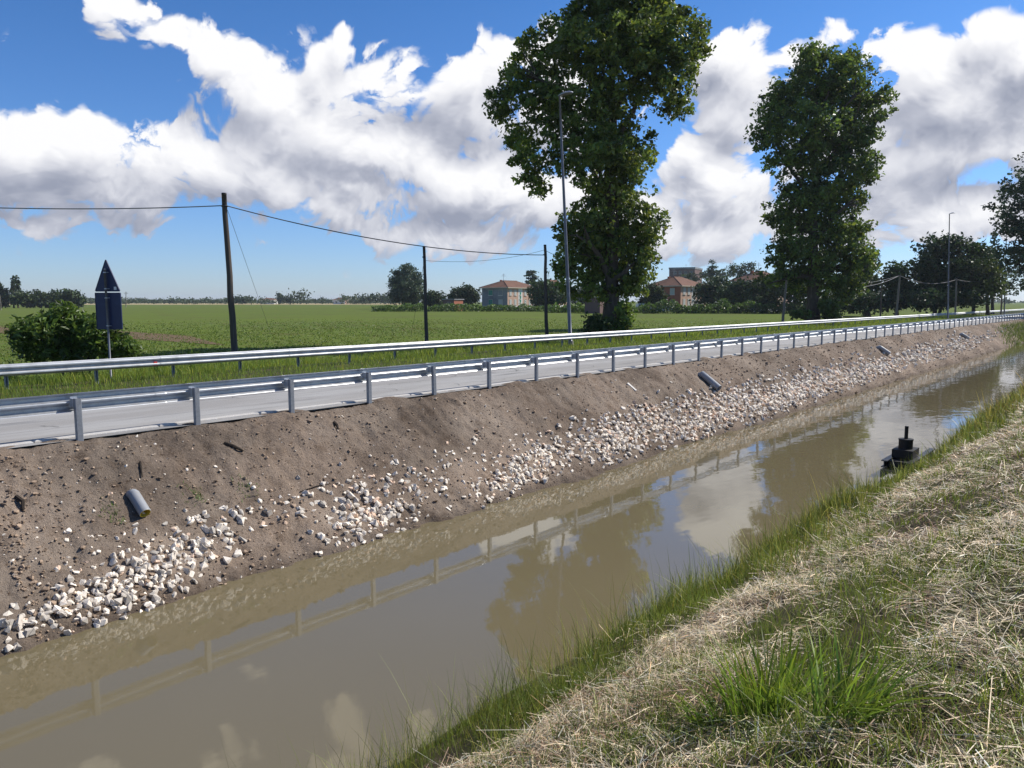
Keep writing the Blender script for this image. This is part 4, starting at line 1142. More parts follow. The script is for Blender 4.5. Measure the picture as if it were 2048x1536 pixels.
def crown_points(blobs, depth, n_leaf, clump, per, rng, flat=.75, depth_k=1.0, gaps=.5):
    """leaf centres: clumps spread through ellipsoids given in photo pixels at the tree's own depth"""
    vols = np.array([b[2] * b[3] * min(b[2], b[3]) ** .6 for b in blobs], float); vols /= vols.sum()
    n_cl = max(1, n_leaf // per); P = []; cl = []
    for (x, y, rx, ry), w in zip(blobs, vols):
        k = max(3, int(round(n_cl * w)))
        u = rng.normal(size=(k, 3)); u /= np.linalg.norm(u, axis=1)[:, None]
        r = rng.random((k, 1)) ** (1 / 2.4)
        q = u * r
        c = at(x, y, depth)
        RX, RY = px_size(rx, depth), px_size(ry, depth); RD = (RX * .6 + RY * .4) * depth_k
        jd = rng.normal(0, .35) * RD
        ctr = c + RIGHT * (q[:, :1] * RX) + UPV * (q[:, 2:] * RY) + FWD_H * (q[:, 1:2] * RD + jd)
        cl.append(ctr)
    cl = np.concatenate(cl)
    m = len(cl)
    sz = clump * rng.uniform(.6, 1.35, (m, 1))
    idx = np.repeat(np.arange(m), per)
    off = rng.normal(size=(m * per, 3)); off /= np.linalg.norm(off, axis=1)[:, None]
    off *= rng.random((m * per, 1)) ** .45 * sz[idx]; off[:, 2] *= flat
    tone = np.clip(rng.normal(1, .30, m), .45, 1.9)[idx]
    return cl[rng.permutation(m)], cl[idx] + off, tone

def tree(name, label, base_px, depth, blobs, n_leaf, leaf, clump, mat, trunk_r, per=42, tint=(1, 1, 1), seed=1, base_z=FIELD_Z, group=None, flat=.75, limbs=10, cat='tree', trunk_top=None, depth_k=1.0, aspect=.62, yellow=.12, smin=None):
    rng = np.random.default_rng(seed)
    bx = ground_xy(base_px, depth, base_z)
    root = thing(name, bx, label, cat, group)
    cl, P, tone = crown_points(blobs, depth, n_leaf, clump, per, rng, flat, depth_k)
    keep = P[:, 2] > base_z + .15; P = P[keep]; tone = tone[keep]
    V, F = leaf_quads(P, leaf, rng, aspect=aspect)
    t = tone * rng.uniform(.75, 1.25, len(tone))
    C = np.stack([t * tint[0], t * tint[1], t * tint[2]], 1)
    yl = rng.random(len(t)) < yellow
    C[yl] *= np.array([1.75, 1.4, .9])
    b = Buf(); b.add(V, F, np.repeat(C, 4, 0)); b.build('crown', MAT[mat], root, color=True)
    # trunk with limbs reaching to the lobes
    ys = [q[1] for q in blobs]; xs = [q[0] for q in blobs]
    ty = trunk_top if trunk_top is not None else min(ys)
    top = at(base_px + (xs[int(np.argmin(ys))] - base_px) * .4, ty, depth)
    n = 10; pts = []
    for i in range(n):
        s = i / (n - 1); pts.append(bx + (top - bx) * s + RNG.normal(0, trunk_r * .25, 3) * (0 < i))
    rr = [trunk_r * (1.35 if i == 0 else 1.0) * (1 - .85 * i / (n - 1)) + .01 for i in range(n)]
    b = Buf(); b.tube([bx - UPV * .2] + pts, [rr[0] * 1.15] + rr, 12)
    order = sorted(range(len(blobs)), key=lambda i: -blobs[i][2] * blobs[i][3])[:limbs]
    for i in order:
        x, y, rx, ry = blobs[i]
        q = at(x, y, depth) + FWD_H * rng.normal(0, .5) * px_size(rx, depth)
        s = np.clip((q[2] - bx[2]) / (top[2] - bx[2]) - .16, .18, .85); k = s * (n - 1); i0 = int(k)
        p = pts[i0] + (pts[min(i0 + 1, n - 1)] - pts[i0]) * (k - i0)
        mid = (p + q) / 2 + UPV * np.linalg.norm(q - p) * .06 + rng.normal(0, .15, 3)
        r0 = trunk_r * (1 - .8 * s) * .55 + .02
        b.tube([p, mid, q, q + (q - mid) * .12], [r0, r0 * .7, r0 * .4, .015], 7)
        for j in range(4):
            e = q + rng.normal(0, .40, 3) * px_size((rx + ry) / 2, depth)
            b.tube([mid * .4 + q * .6, (q + e) / 2 + rng.normal(0, .1, 3), e], [r0 * .4, r0 * .25, .01], 5)
    b.build('trunk', MAT['bark'], root, smooth=True)
    return root

PLANE1 = [(1215, 450, 108, 62), (1195, 515, 95, 55), (1255, 535, 68, 58), (1165, 475, 66, 46), (1290, 455, 42, 60), (1225, 390, 95, 48), (1290, 500, 38, 45), (1200, 575, 85, 36), (1140, 540, 42, 34), (1260, 580, 42, 32),
          (1195, 330, 105, 52), (1165, 290, 95, 48), (1255, 320, 50, 50), (1270, 270, 40, 30), (1060, 330, 50, 46), (1068, 375, 30, 26), (1034, 275, 46, 40), (1005, 195, 36, 40), (1050, 145, 60, 52), (1045, 85, 26, 26), (1095, 40, 16, 26), (1000, 225, 26, 25),
          (1250, 45, 125, 58), (1325, 100, 88, 68), (1390, 95, 34, 44), (1205, 120, 120, 68), (1110, 95, 66, 56), (1290, 175, 92, 48), (1352, 200, 44, 36), (1366, 232, 20, 14), (1185, 215, 120, 50), (1100, 215, 60, 55), (1300, 5, 90, 45), (1250, -40, 105, 55), (1180, 20, 55, 50), (1250, -95, 70, 40)]
PLANE1 = [(1205 + (x - 1205) * .98, y, rx * .92, ry * .95) for x, y, rx, ry in PLANE1]
tree('plane_tree', 'tall broad plane tree cut off by the top edge, behind the leaning lamp', 1220, 46.5, PLANE1, 66000, .265, .56, 'leaf', .50, per=36, seed=3, limbs=18, group='plane trees along the road', trunk_top=-60, yellow=.16)
PLANE2 = [(1648, 108, 40, 26), (1610, 125, 36, 32), (1700, 130, 36, 32), (1660, 155, 90, 46), (1705, 195, 80, 50), (1755, 205, 40, 40), (1600, 190, 75, 50), (1545, 225, 40, 42), (1520, 270, 32, 36), (1600, 265, 90, 50), (1690, 270, 86, 50), (1745, 255, 36, 36), (1555, 320, 46, 40), (1650, 340, 85, 50), (1705, 340, 60, 40),
          (1600, 390, 55, 50), (1690, 405, 60, 46), (1560, 430, 42, 40), (1640, 450, 90, 46), (1715, 470, 44, 40), (1640, 510, 100, 46), (1560, 500, 42, 40), (1715, 520, 44, 40), (1560, 555, 55, 32), (1640, 565, 90, 36), (1700, 570, 40, 34), (1660, 608, 32, 26)]
PLANE2 = [(1640 + (x - 1640) * .93, y, rx * .88, ry * .92) for x, y, rx, ry in PLANE2]
tree('plane_tree', 'second tall plane tree, wholly in view, right of the brick house', 1628, 76, PLANE2, 52000, .36, .78, 'leaf', .62, per=34, seed=4, limbs=16, group='plane trees along the road', trunk_top=110, yellow=.14, tint=(.88, .95, .95))
PLANE3 = [(2050, 375, 44, 36), (2030, 430, 50, 40), (2060, 470, 70, 60), (2100, 400, 90, 80), (2110, 500, 90, 60), (2055, 520, 46, 36), (2070, 560, 40, 30), (2140, 330, 80, 60), (2150, 450, 90, 90), (2030, 500, 26, 30)]
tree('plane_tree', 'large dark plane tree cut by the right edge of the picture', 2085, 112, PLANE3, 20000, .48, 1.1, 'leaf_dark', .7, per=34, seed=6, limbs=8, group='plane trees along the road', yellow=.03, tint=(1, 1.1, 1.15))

# trees behind, from left to right
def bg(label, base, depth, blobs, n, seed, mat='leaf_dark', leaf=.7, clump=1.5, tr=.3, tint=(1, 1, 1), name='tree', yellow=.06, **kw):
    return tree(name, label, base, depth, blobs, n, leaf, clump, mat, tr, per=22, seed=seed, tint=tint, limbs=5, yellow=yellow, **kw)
gl = 'far trees at the left edge'
bg('dark tree at the far left edge of the picture', 2, 300, [(0, 590, 18, 17), (-15, 585, 20, 20), (10, 600, 16, 12)], 3000, 21, leaf=1.0, clump=2.0, group=gl)
bg('left of two slim poplars rising over the far left trees', 27, 300, [(27, y, 3.2 + k * .5, 8) for k, y in enumerate((559, 568, 577, 586, 595, 603))], 3000, 22, leaf=.6, clump=.45, group=gl, name='poplar_tree')
bg('right of two slim poplars rising over the far left trees', 36, 303, [(36 + k * .4, y, 3.0 + k * .5, 8) for k, y in enumerate((560, 569, 578, 587, 596, 603))], 3000, 23, leaf=.6, clump=.45, group=gl, name='poplar_tree')
bg('low dark tree just right of the two far poplars', 60, 300, [(55, 596, 18, 12), (72, 597, 16, 12), (62, 604, 24, 8)], 3000, 24, leaf=1.0, clump=2.0, group=gl, tint=(1.3, 1.25, 1.1))
bg('low dark tree between the poplars and the bush by the sign', 100, 300, [(92, 599, 16, 10), (110, 597, 14, 11), (100, 605, 26, 7)], 3000, 25, leaf=1.0, clump=2.0, group=gl, tint=(1.2, 1.2, 1.1))
bg('rounded dark tree right end of the far left clump', 142, 295, [(135, 591, 10, 9), (145, 595, 16, 12), (155, 603, 14, 8), (130, 603, 16, 8)], 3000, 26, leaf=1.0, clump=1.8, group=gl)
bg('large rounded silvery tree standing alone left of the thin dark pole', 812, 250, [(812, 548, 22, 20), (795, 562, 18, 20), (830, 562, 18, 20), (812, 575, 34, 22), (795, 590, 18, 16), (832, 590, 18, 18), (812, 598, 30, 12)], 12000, 27, 'leaf_blue', .65, 1.3, tr=.5, tint=(1.15, 1.15, 1.15))
bg('dark trees mass left of the hut', 868, 240, [(862, 595, 12, 12), (878, 598, 12, 11), (870, 605, 18, 7)], 3000, 28)
bg('dense dark tree left of the pale house', 925, 245, [(915, 588, 18, 14), (935, 584, 16, 14), (926, 598, 30, 13), (948, 590, 12, 14)], 5200, 29)
bg('layered dark cedar behind the pale house roof', 1061, 290, [(1061, 545, 9, 4), (1058, 551, 10, 4), (1064, 556, 11, 4), (1061, 565, 12, 6)], 1000, 30, name='cedar_tree', flat=.35, tint=(.8, .9, 1.0))
bg('round dark green tree covering the right end of the pale house', 1092, 205, [(1090, 575, 30, 18), (1105, 585, 28, 20), (1075, 590, 22, 18), (1095, 600, 36, 14), (1122, 598, 16, 14)], 5200, 31, tint=(1.0, 1.15, .9))
bg('dark tree behind the left plane tree trunk', 1160, 230, [(1150, 590, 30, 16), (1180, 580, 24, 18), (1165, 602, 36, 10)], 2200, 32)
bg('dark rounded bush tree before the brick house', 1308, 178, [(1306, 585, 18, 15), (1300, 598, 18, 13), (1318, 598, 16, 13)], 2600, 33, name='shrub_tree', tint=(.95, .85, .8))
bg('tall pointed conifer behind the brick house cable', 1425, 330, [(1425, 526, 4, 6), (1425, 536, 8, 6), (1424, 546, 13, 7), (1425, 556, 17, 7)], 1500, 34, name='conifer_tree', flat=.5, tint=(.8, .95, 1.0))
bg('broad dark pines right of the apartment block', 1400, 340, [(1385, 556, 24, 10), (1410, 550, 22, 9), (1450, 548, 26, 9)], 2000, 35, name='pine_tree', flat=.5)
bg('dark tree crowns behind the hidden brick house roof', 1485, 320, [(1475, 538, 22, 10), (1500, 532, 18, 10), (1490, 545, 30, 10)], 1800, 36)
bg('dark mixed trees right of the brick house', 1425, 195, [(1412, 580, 24, 20), (1440, 575, 22, 22), (1420, 598, 34, 14)], 3600, 37, tint=(.85, .95, .85))
bg('bushy tree in front of the hidden brick house', 1470, 175, [(1455, 590, 22, 18), (1480, 582, 26, 22), (1470, 600, 36, 14)], 3600, 38, tint=(1.05, 1.1, .9))
bg('dark tree left of the second plane tree trunk', 1530, 165, [(1515, 585, 24, 22), (1545, 580, 26, 24), (1530, 602, 36, 14)], 3600, 39, tint=(.8, .9, .8))
bg('dark tall tree directly behind the second plane tree', 1590, 160, [(1580, 570, 34, 30), (1610, 590, 34, 24)], 2600, 40)
gr = 'dark trees behind the road on the right'
bg('dark tall tree showing right of the second plane tree', 1732, 130, [(1735, 520, 24, 24), (1722, 545, 34, 28), (1745, 570, 22, 28), (1715, 590, 36, 26), (1700, 565, 30, 26)], 5200, 41, leaf=.6, group=gr)
bg('small round tree behind the slanting pale pole', 1795, 128, [(1795, 545, 20, 18), (1790, 570, 24, 24), (1805, 592, 24, 22)], 3400, 42, leaf=.55, group=gr, tint=(.95, 1.1, .9))
bg('largest dark round tree behind the far street lamp', 1870, 125, [(1862, 500, 28, 24), (1890, 490, 28, 20), (1912, 500, 26, 22), (1850, 530, 26, 26), (1885, 540, 50, 40), (1915, 550, 34, 34), (1870, 585, 52, 28)], 9500, 43, leaf=.55, group=gr, tint=(.85, .95, 1.0))
bg('lighter tree right of the largest dark round tree', 1950, 127, [(1945, 500, 20, 16), (1958, 515, 26, 22), (1945, 545, 30, 28), (1940, 585, 34, 24)], 5200, 44, leaf=.55, group=gr, tint=(1.1, 1.15, .95))
bg('yellowish green tree beside the farthest street lamp', 1978, 122, [(1972, 540, 26, 20), (1990, 560, 20, 24), (1970, 575, 30, 20)], 3600, 45, leaf=.5, group=gr, tint=(1.7, 1.55, 1.0))
bg('slim dark conifer between the right hand trees', 1987, 140, [(1987, 502, 5, 7), (1987, 515, 8, 9), (1987, 535, 11, 14)], 1400, 46, leaf=.6, group=gr, name='conifer_tree')
bg('low dark trees far along the road at right', 2060, 190, [(2040, 560, 34, 26), (2080, 550, 50, 34), (2020, 575, 22, 14), (2120, 540, 60, 50)], 3200, 47, group=gr)
# dark undergrowth masses below the right-hand trees
bg('dark undergrowth below the trees right of the second plane tree', 1740, 122, [(1720, 604, 50, 18), (1780, 604, 50, 16), (1690, 606, 40, 14)], 4200, 48, leaf=.5, name='undergrowth', cat='bush', group=gr, tint=(.8, .9, .9))
bg('dark undergrowth below the largest round tree', 1880, 120, [(1850, 600, 40, 16), (1900, 598, 44, 16), (1940, 598, 30, 12)], 4200, 49, leaf=.5, name='undergrowth', cat='bush', group=gr, tint=(.8, .9, .9))
# ivy and shoots at the foot of the left plane tree
bg('dark leafy shoots left of the big plane tree foot', 1196, 44.5, [(1190, 645, 18, 18), (1205, 652, 22, 14), (1180, 662, 16, 12)], 2200, 50, 'leaf_dark', .20, .4, tr=.03, name='shrub', cat='bush', tint=(1.2, 1.2, 1))
bg('bright leafy shoots right of the big plane tree foot', 1245, 45.0, [(1250, 625, 13, 24), (1244, 652, 16, 14)], 1800, 51, 'leaf', .22, .4, tr=.03, name='shrub', cat='bush', tint=(1.1, 1.15, 1))
bg('leafy shoots round the second plane tree foot', 1650, 74, [(1655, 615, 22, 16), (1600, 628, 26, 8), (1670, 630, 20, 10)], 2200, 52, 'leaf', .30, .5, tr=.03, name='shrub', cat='bush', tint=(.8, .9, .9))

# far tree line on the horizon
def treeline():
    rng = np.random.default_rng(77); P = []
    xs = np.concatenate([rng.uniform(-500, 800, 260), rng.uniform(150, 800, 260), rng.uniform(1900, 2500, 60)])
    for x in xs:
        d = rng.uniform(700, 1100); c = ground_xy(x, d, 0)
        h = rng.uniform(3.0, 6.5) * (1.5 if rng.random() < .12 else 1); w = rng.uniform(4, 9)
        q = rng.normal(0, .42, (46, 3)); P.append(c + q * [w, w, h * .5] + [0, 0, h * .5])
    for x, h, w in ((600, 13, 10), (575, 8, 8), (480, 8, 10), (470, 6, 14), (740, 9, 16), (770, 8, 14), (720, 8, 14), (755, 10, 12), (790, 9, 12), (495, 7, 12), (560, 10, 3)):
        c = ground_xy(x, 620, 0); q = rng.normal(0, .40, (200, 3)); P.append(c + q * [w, w, h * .45] + [0, 0, h * .55])
    P = np.concatenate(P); P = P[P[:, 2] > -.3]
    V, F = leaf_quads(P, 2.1, rng); b = Buf(); t = rng.uniform(.7, 1.3, len(P)); b.add(V, F, np.repeat(np.stack([t, t, t], 1), 4, 0))
    tag(b.build('distant_treeline', MAT['leaf_dark'], color=True), 'low line of distant trees along the horizon', 'trees', kind='stuff')
treeline()

# overgrown strip before the houses
def hedge(x0, x1, depth, h, n, label, seed, tint=(1, 1, 1)):
    rng = np.random.default_rng(seed)
    a = ground_xy(x0, depth, FIELD_Z); c = ground_xy(x1, depth, FIELD_Z)
    s = rng.random(n); P = a + (c - a) * s[:, None] + FWD_H * rng.normal(0, 1.2, (n, 1))
    hh = h * (.55 + 1.0 * np.clip(fbm(s * 22, s * 0, 3, seed) + .3, 0, 1))
    P[:, 2] += rng.random(n) ** .8 * hh
    V, F = leaf_quads(P, .5, rng); t = rng.uniform(.6, 1.4, n); b = Buf(); b.add(V, F, np.repeat(np.stack([t * tint[0], t * tint[1], t * tint[2]], 1), 4, 0))
    o = b.build('hedge', MAT['leaf'], color=True, loc=(0, 0, 0)); tag(o, label, 'hedge', 'overgrown strips at the field edge')
hedge(745, 1100, 192, 1.9, 5200, 'long overgrown green strip at the field edge below the pale house', 61, (.75, .9, .8))
hedge(1095, 1290, 172, 2.0, 3600, 'overgrown green strip at the field edge behind the left plane tree', 62, (.8, .95, .8))
hedge(1285, 1640, 160, 2.6, 6500, 'dark overgrown strip at the field edge below the brick house', 63, (.55, .7, .6))

# ---- big-leaved bush by the sign
def sign_bush():
    rng = np.random.default_rng(91); depth = 24.2
    base = ground_xy(140, depth, -.25); root = thing('bush', base, 'large glossy leaved bush around the traffic sign post', 'bush')
    blobs = [(140 + (x - 140) * .95, y + 6, rx * .85, ry * .8) for x, y, rx, ry in [(120, 640, 44, 34), (90, 660, 60, 40), (170, 655, 50, 40), (60, 690, 46, 34), (140, 690, 70, 34), (220, 690, 50, 28), (255, 690, 34, 22), (125, 615, 20, 18), (200, 660, 40, 34), (230, 665, 26, 20), (90, 640, 26, 22)]]
    cl, P, tone = crown_points(blobs, depth, 8000, .34, 16, rng, .8)
    keep = P[:, 2] > -.2; P = P[keep]; tone = tone[keep]
    V, F = leaf_quads(P, .21, rng, up=.7, aspect=.40, fold=.3); t = tone * rng.uniform(.75, 1.3, len(P))
    b = Buf(); b.add(V, F, np.repeat(np.stack([t * .85, t * .92, t * .9], 1), 4, 0)); b.build('foliage', MAT['leaf'], root, color=True)
    b = Buf()
    for x, y, rx, ry in blobs:
        q = at(x, y, depth); m = (base + q) / 2 + rng.normal(0, .2, 3); b.tube([base + rng.normal(0, .15, 3) * [1, 1, 0], m, q], [.04, .025, .01], 6)
    b.build('stems', MAT['bark'], root)
sign_bush()

# ================================================================ GRASS, STRAW, CROPS
def blades(base, height, width, lean, heading, rng, curl=.5, segs=3, face=None):
    """tapered bent blades: quad strips with a pointed tip"""
    n = len(base)
    dirh = np.stack([np.cos(heading), np.sin(heading), np.zeros(n)], 1)
    fa = rng.uniform(0, 2 * math.pi, n) if face is None else face
    side = np.stack([np.cos(fa), np.sin(fa), np.zeros(n)], 1)
    V = []; w = width[:, None]
    for k in range(segs + 1):
        s = k / segs
        p = base + dirh * (lean * height * (s * (1 - curl) + curl * s * s))[:, None] + UPV * (height * (s - .35 * curl * lean * s * s))[:, None]
        if k == segs: V.append(p)
        else:
            ww = w * (1 - .55 * s)
            V += [p - side * ww * .5, p + side * ww * .5]
    m = 2 * segs + 1
    V = np.stack(V, 1).reshape(-1, 3)
    o = (np.arange(n) * m)[:, None]
    Q = [o + np.array([[2 * k, 2 * k + 1, 2 * k + 3, 2 * k + 2]]) for k in range(segs - 1)]
    T = o + np.array([[2 * segs - 2, 2 * segs - 1, 2 * segs]])
    F = ([np.concatenate(Q)] if Q else []) + [T]
    return V, F, m

def straws(base, length, width, heading, tilt, rng):
    n = len(base)
    d = np.stack([np.cos(heading) * np.cos(tilt), np.sin(heading) * np.cos(tilt), np.sin(tilt)], 1)
    sd = np.cross(d, UPV); sd /= np.linalg.norm(sd, axis=1)[:, None] + 1e-9
    sd = sd + UPV * rng.uniform(-.6, .6, (n, 1))
    h = length[:, None] * .5; w = width[:, None] * .5
    mid = base + UPV * (length * rng.uniform(-.02, .10, n))[:, None]
    a = base - d * h; c = base + d * h
    V = np.stack([a - sd * w, a + sd * w, mid + sd * w, mid - sd * w, c + sd * w * .6, c - sd * w * .6], 1).reshape(-1, 3)
    o = (np.arange(n) * 6)[:, None]
    F = np.concatenate([o + np.array([[0, 1, 2, 3]]), o + np.array([[3, 2, 4, 5]])])
    return V, F

def tintc(n, base, var, rng, hue=.12):
    t = np.clip(rng.normal(1, var, n), .35, 1.9)
    c = np.array(base)[None] * t[:, None]
    c = c * (1 + rng.normal(0, hue, (n, 1)) * np.array([[1, .2, -.6]]))
    return np.clip(c, .02, 3)

def near_points(n, rng, L0=-.6, L1=4.9, far=70):
    """positions on the near bank, denser close to the viewer"""
    u = rng.random(n); t = -.6 + far * (np.exp(u * 3.1) - 1) / (math.exp(3.1) - 1)
    L = rng.uniform(L0, L1, n)
    keep = (t * t + L * L > 1.6) & (np.arctan2(L, np.maximum(t, -.5)) < 1.35) & (np.arctan2(L, np.maximum(t, .01)) > -.2)
    return t[keep], L[keep]

def hay_field():
    rng = np.random.default_rng(201)
    # cut straw
    t, L = near_points(250000, rng, -.7, 4.6, 62)
    cov = fbm(t / 1.5, L / .7, 4, 301) * 1.2 + .6 * fbm(t / .4, L / .3, 3, 305) + .08
    edge = smooth(4.25, 3.3, L + shore(t) + fbm(t / 1.1, L * 0, 3, 311) * 1.3)
    keep = rng.random(len(t)) < np.clip(.40 + 2.2 * cov, .05, 1) * np.clip(edge, .04, 1)
    t, L, cov = t[keep], L[keep], cov[keep]; n = len(t); dist = np.hypot(t, L)
    z = near_bank_z(t, L) + rng.random(n) ** 1.5 * (.03 + .26 * np.clip(cov + .02, 0, .45))
    ln = rng.gamma(2.2, .048, n) + .035; ln *= np.clip(dist / 12, 1, 1.5); wd = rng.uniform(.0021, .0050, n) * np.clip(dist / 5.5, 1, 3.5)
    long_ = rng.random(n) < .035; ln[long_] *= 2.4
    V, F = straws(np.stack([t, L, z], 1), ln, wd, 9 * fbm(t / .55, L / .45, 2, 351) + rng.normal(.6, .75, n), rng.normal(0, .28, n), rng)
    c = tintc(n, (1, 1, 1), .32, rng, .07)
    brown = rng.random(n) < np.clip(.26 + 1.7 * fbm(t / .8, L / .5, 3, 331), .04, .9); c[brown] *= np.array([.44, .33, .28])
    grey = rng.random(n) < .14; c[grey] *= np.array([.85, .98, 1.18])
    olive = rng.random(n) < np.clip(.12 + 1.2 * fbm(t / 1.1, L / .8, 3, 341), 0, .6); c[olive] *= np.array([.55, .68, .42])
    b = Buf(); b.add(V, F, np.repeat(c, 6, 0))
    tag(b.build('cut_straw', MAT['straw'], color=True), 'loose mown straw lying over the near bank', 'straw', kind='stuff')
    # short green regrowth
    t, L = near_points(190000, rng, -.7, 4.8, 64)
    cov = fbm(t / 1.2, L / .8, 4, 401) * 1.2 + .6 * fbm(t / .3, L / .3, 3, 405) + .03
    keep = rng.random(len(t)) < np.clip(.42 + 2.8 * cov, .06, 1)
    t, L, cov = t[keep], L[keep], cov[keep]; n = len(t); dist = np.hypot(t, L)
    h = (rng.gamma(2.4, .034, n) + .03) * (1 + 1.1 * np.clip(cov, 0, .5)); wd = rng.uniform(.0025, .0058, n) * np.clip(dist / 6, 1, 4.0)
    V, F, m = blades(np.stack([t, L, near_bank_z(t, L) - .01], 1), h, wd, rng.uniform(.1, .9, n), rng.uniform(0, 6.28, n), rng, segs=2)
    b = Buf(); b.add(V, F, np.repeat(tintc(n, (.92, .92, .8), .34, rng), m, 0))
    tag(b.build('short_grass', MAT['grass'], color=True), 'short green grass growing through the mown straw', 'grass', kind='stuff')
    # taller unmown fringe along the water
    rng = np.random.default_rng(202)
    n0 = 62000; u = rng.random(n0); t = 1.0 + 75 * (np.exp(u * 2.7) - 1) / (math.exp(2.7) - 1)
    L = 4.36 - shore(t) + np.abs(rng.normal(0, .42, n0)) * np.where(rng.random(n0) < .5, 1, -2.3) * .75
    clump = fbm(t / .5, L / .4, 3, 501) + .6 * fbm(t / 1.6, L / 1.2, 2, 511)
    keep = (rng.random(n0) < np.clip(.24 + 2.6 * clump, .03, 1)) & (near_bank_z(t, L) > WATER_Z - .12)
    sl = on_z(1806, 946, WATER_Z); clear = lambda t, L: (t > sl[0] - 5.0) & (t < sl[0] + 2.2) & (L > sl[1] - 1.25 + .06 * np.abs(t - sl[0])); keep &= ~(clear(t, L) & (rng.random(n0) < .82))
    t, L, clump = t[keep], L[keep], clump[keep]; n = len(t); dist = np.hypot(t, L)
    far_ = smooth(18, 34, t)
    h = (rng.gamma(3.6, .038, n) + .04) * np.where(clear(t, L), .6, 1) * (1 + 2.2 * np.clip(clump, -.3, .45)) * (1 + .8 * far_); wd = rng.uniform(.003, .0078, n) * np.clip(dist / 7, 1, 5)
    V, F, m = blades(np.stack([t, L, near_bank_z(t, L) - .02], 1), h, wd, rng.gamma(2, .2, n), rng.uniform(0, 6.28, n), rng, segs=3)
    c = tintc(n, (.74, .76, .72), .36, rng)
    c = c * (1 + .9 * fbm(t / .9, L / .5, 3, 521))[:, None]
    c = c * (1 - far_[:, None] * np.array([[.0, .2, .0]]))
    dry = rng.random(n) < .34 + .10 * far_; c[dry] *= np.array([2.2, 1.6, 2.2])
    b = Buf(); b.add(V, F, np.repeat(np.clip(c, .05, 3), m, 0))
    # thin tall stems leaning out over the water
    n1 = 5200; t = 1.5 + 45 * rng.random(n1) ** 1.7; L = 4.45 - shore(t) + rng.normal(0, .28, n1)
    k = (near_bank_z(t, L) > WATER_Z - .1) & ~clear(t, L); t, L = t[k], L[k]; n1 = len(t)
    V, F, m = blades(np.stack([t, L, near_bank_z(t, L)], 1), rng.gamma(6, .055, n1) + .08, rng.uniform(.0022, .005, n1) * np.clip(np.hypot(t, L) / 6, 1, 5), rng.gamma(2, .22, n1), rng.normal(1.5, 1.3, n1), rng, segs=4)
    c = tintc(n1, (.8, .8, .75), .35, rng); dry = rng.random(n1) < .4; c[dry] *= np.array([2.4, 1.8, 2.6])
    b.add(V, F, np.repeat(c, m, 0))
    tag(b.build('bank_grass', MAT['grass'], color=True), 'taller green grass fringe along the near water edge', 'grass', kind='stuff')
hay_field()

def tuft(px, n, hmax, lean_to, label, seed, spread=.16):
    rng = np.random.default_rng(seed)
    p = bank_hit(*px, zf=near_bank_z, s0=1.2, s1=20)
    a = rng.uniform(0, 6.28, n); r = spread * np.sqrt(rng.random(n))
    base = np.stack([r * np.cos(a), r * np.sin(a), np.zeros(n)], 1)
    base[:, 2] = near_bank_z(p[0] + base[:, 0], p[1] + base[:, 1]) - p[2] - .02
    head = a + rng.normal(0, .7, n)
    ld = np.array(lean_to); hx = np.cos(head) * .8 + ld[0]; hy = np.sin(head) * .8 + ld[1]
    V, F, m = blades(base, hmax * rng.uniform(.45, 1.0, n), rng.uniform(.008, .017, n), rng.uniform(.15, .75, n) * (1 + .7 * np.hypot(*ld)), np.arctan2(hy, hx), rng, curl=.7, segs=5)
    c = np.repeat(tintc(n, (.86, 1.05, .70), .32, rng, .10), m, 0).reshape(n, m, 3); c[:, -3:] *= np.array([1.3, 1.12, .9])
    b = Buf(); b.add(V, F, c.reshape(-1, 3))
    k = n // 3; V, F, m = blades(base[:k] * 1.5, hmax * rng.uniform(.25, .6, k), rng.uniform(.005, .010, k), rng.uniform(.9, 1.9, k), rng.uniform(0, 6.28, k), rng, curl=.9, segs=5)
    c = tintc(k, (.9, .95, .6), .3, rng, .1); dr = rng.random(k) < .35; c[dr] *= np.array([2.2, 1.6, 2.0]); b.add(V, F, np.repeat(c, m, 0))
    o = b.build('grass_tuft', MAT['grass'], color=True, loc=tuple(p)); tag(o, label, 'grass tuft', 'leafy grass tufts in the mown straw')
tuft((1530, 1432), 170, .54, (-.1, .1), 'largest upright tuft of long green grass in the foreground straw', 701, .20)
tuft((1690, 1440), 110, .48, (RIGHT[0] * .8, RIGHT[1] * .8), 'green grass tuft leaning right beside the largest tuft', 702, .16)
tuft((1420, 1445), 40, .26, (RIGHT[0] * -.9, RIGHT[1] * -.9), 'small flattened grass tuft left of the largest tuft', 703, .12)
tuft((1340, 1150), 60, .30, (0, .2), 'grass tuft at the water edge above the centre of the near bank', 704, .14)
tuft((1135, 1390), 50, .22, (-.2, .1), 'dark leafy weed tuft on the near bank by the lower water edge', 705, .14)

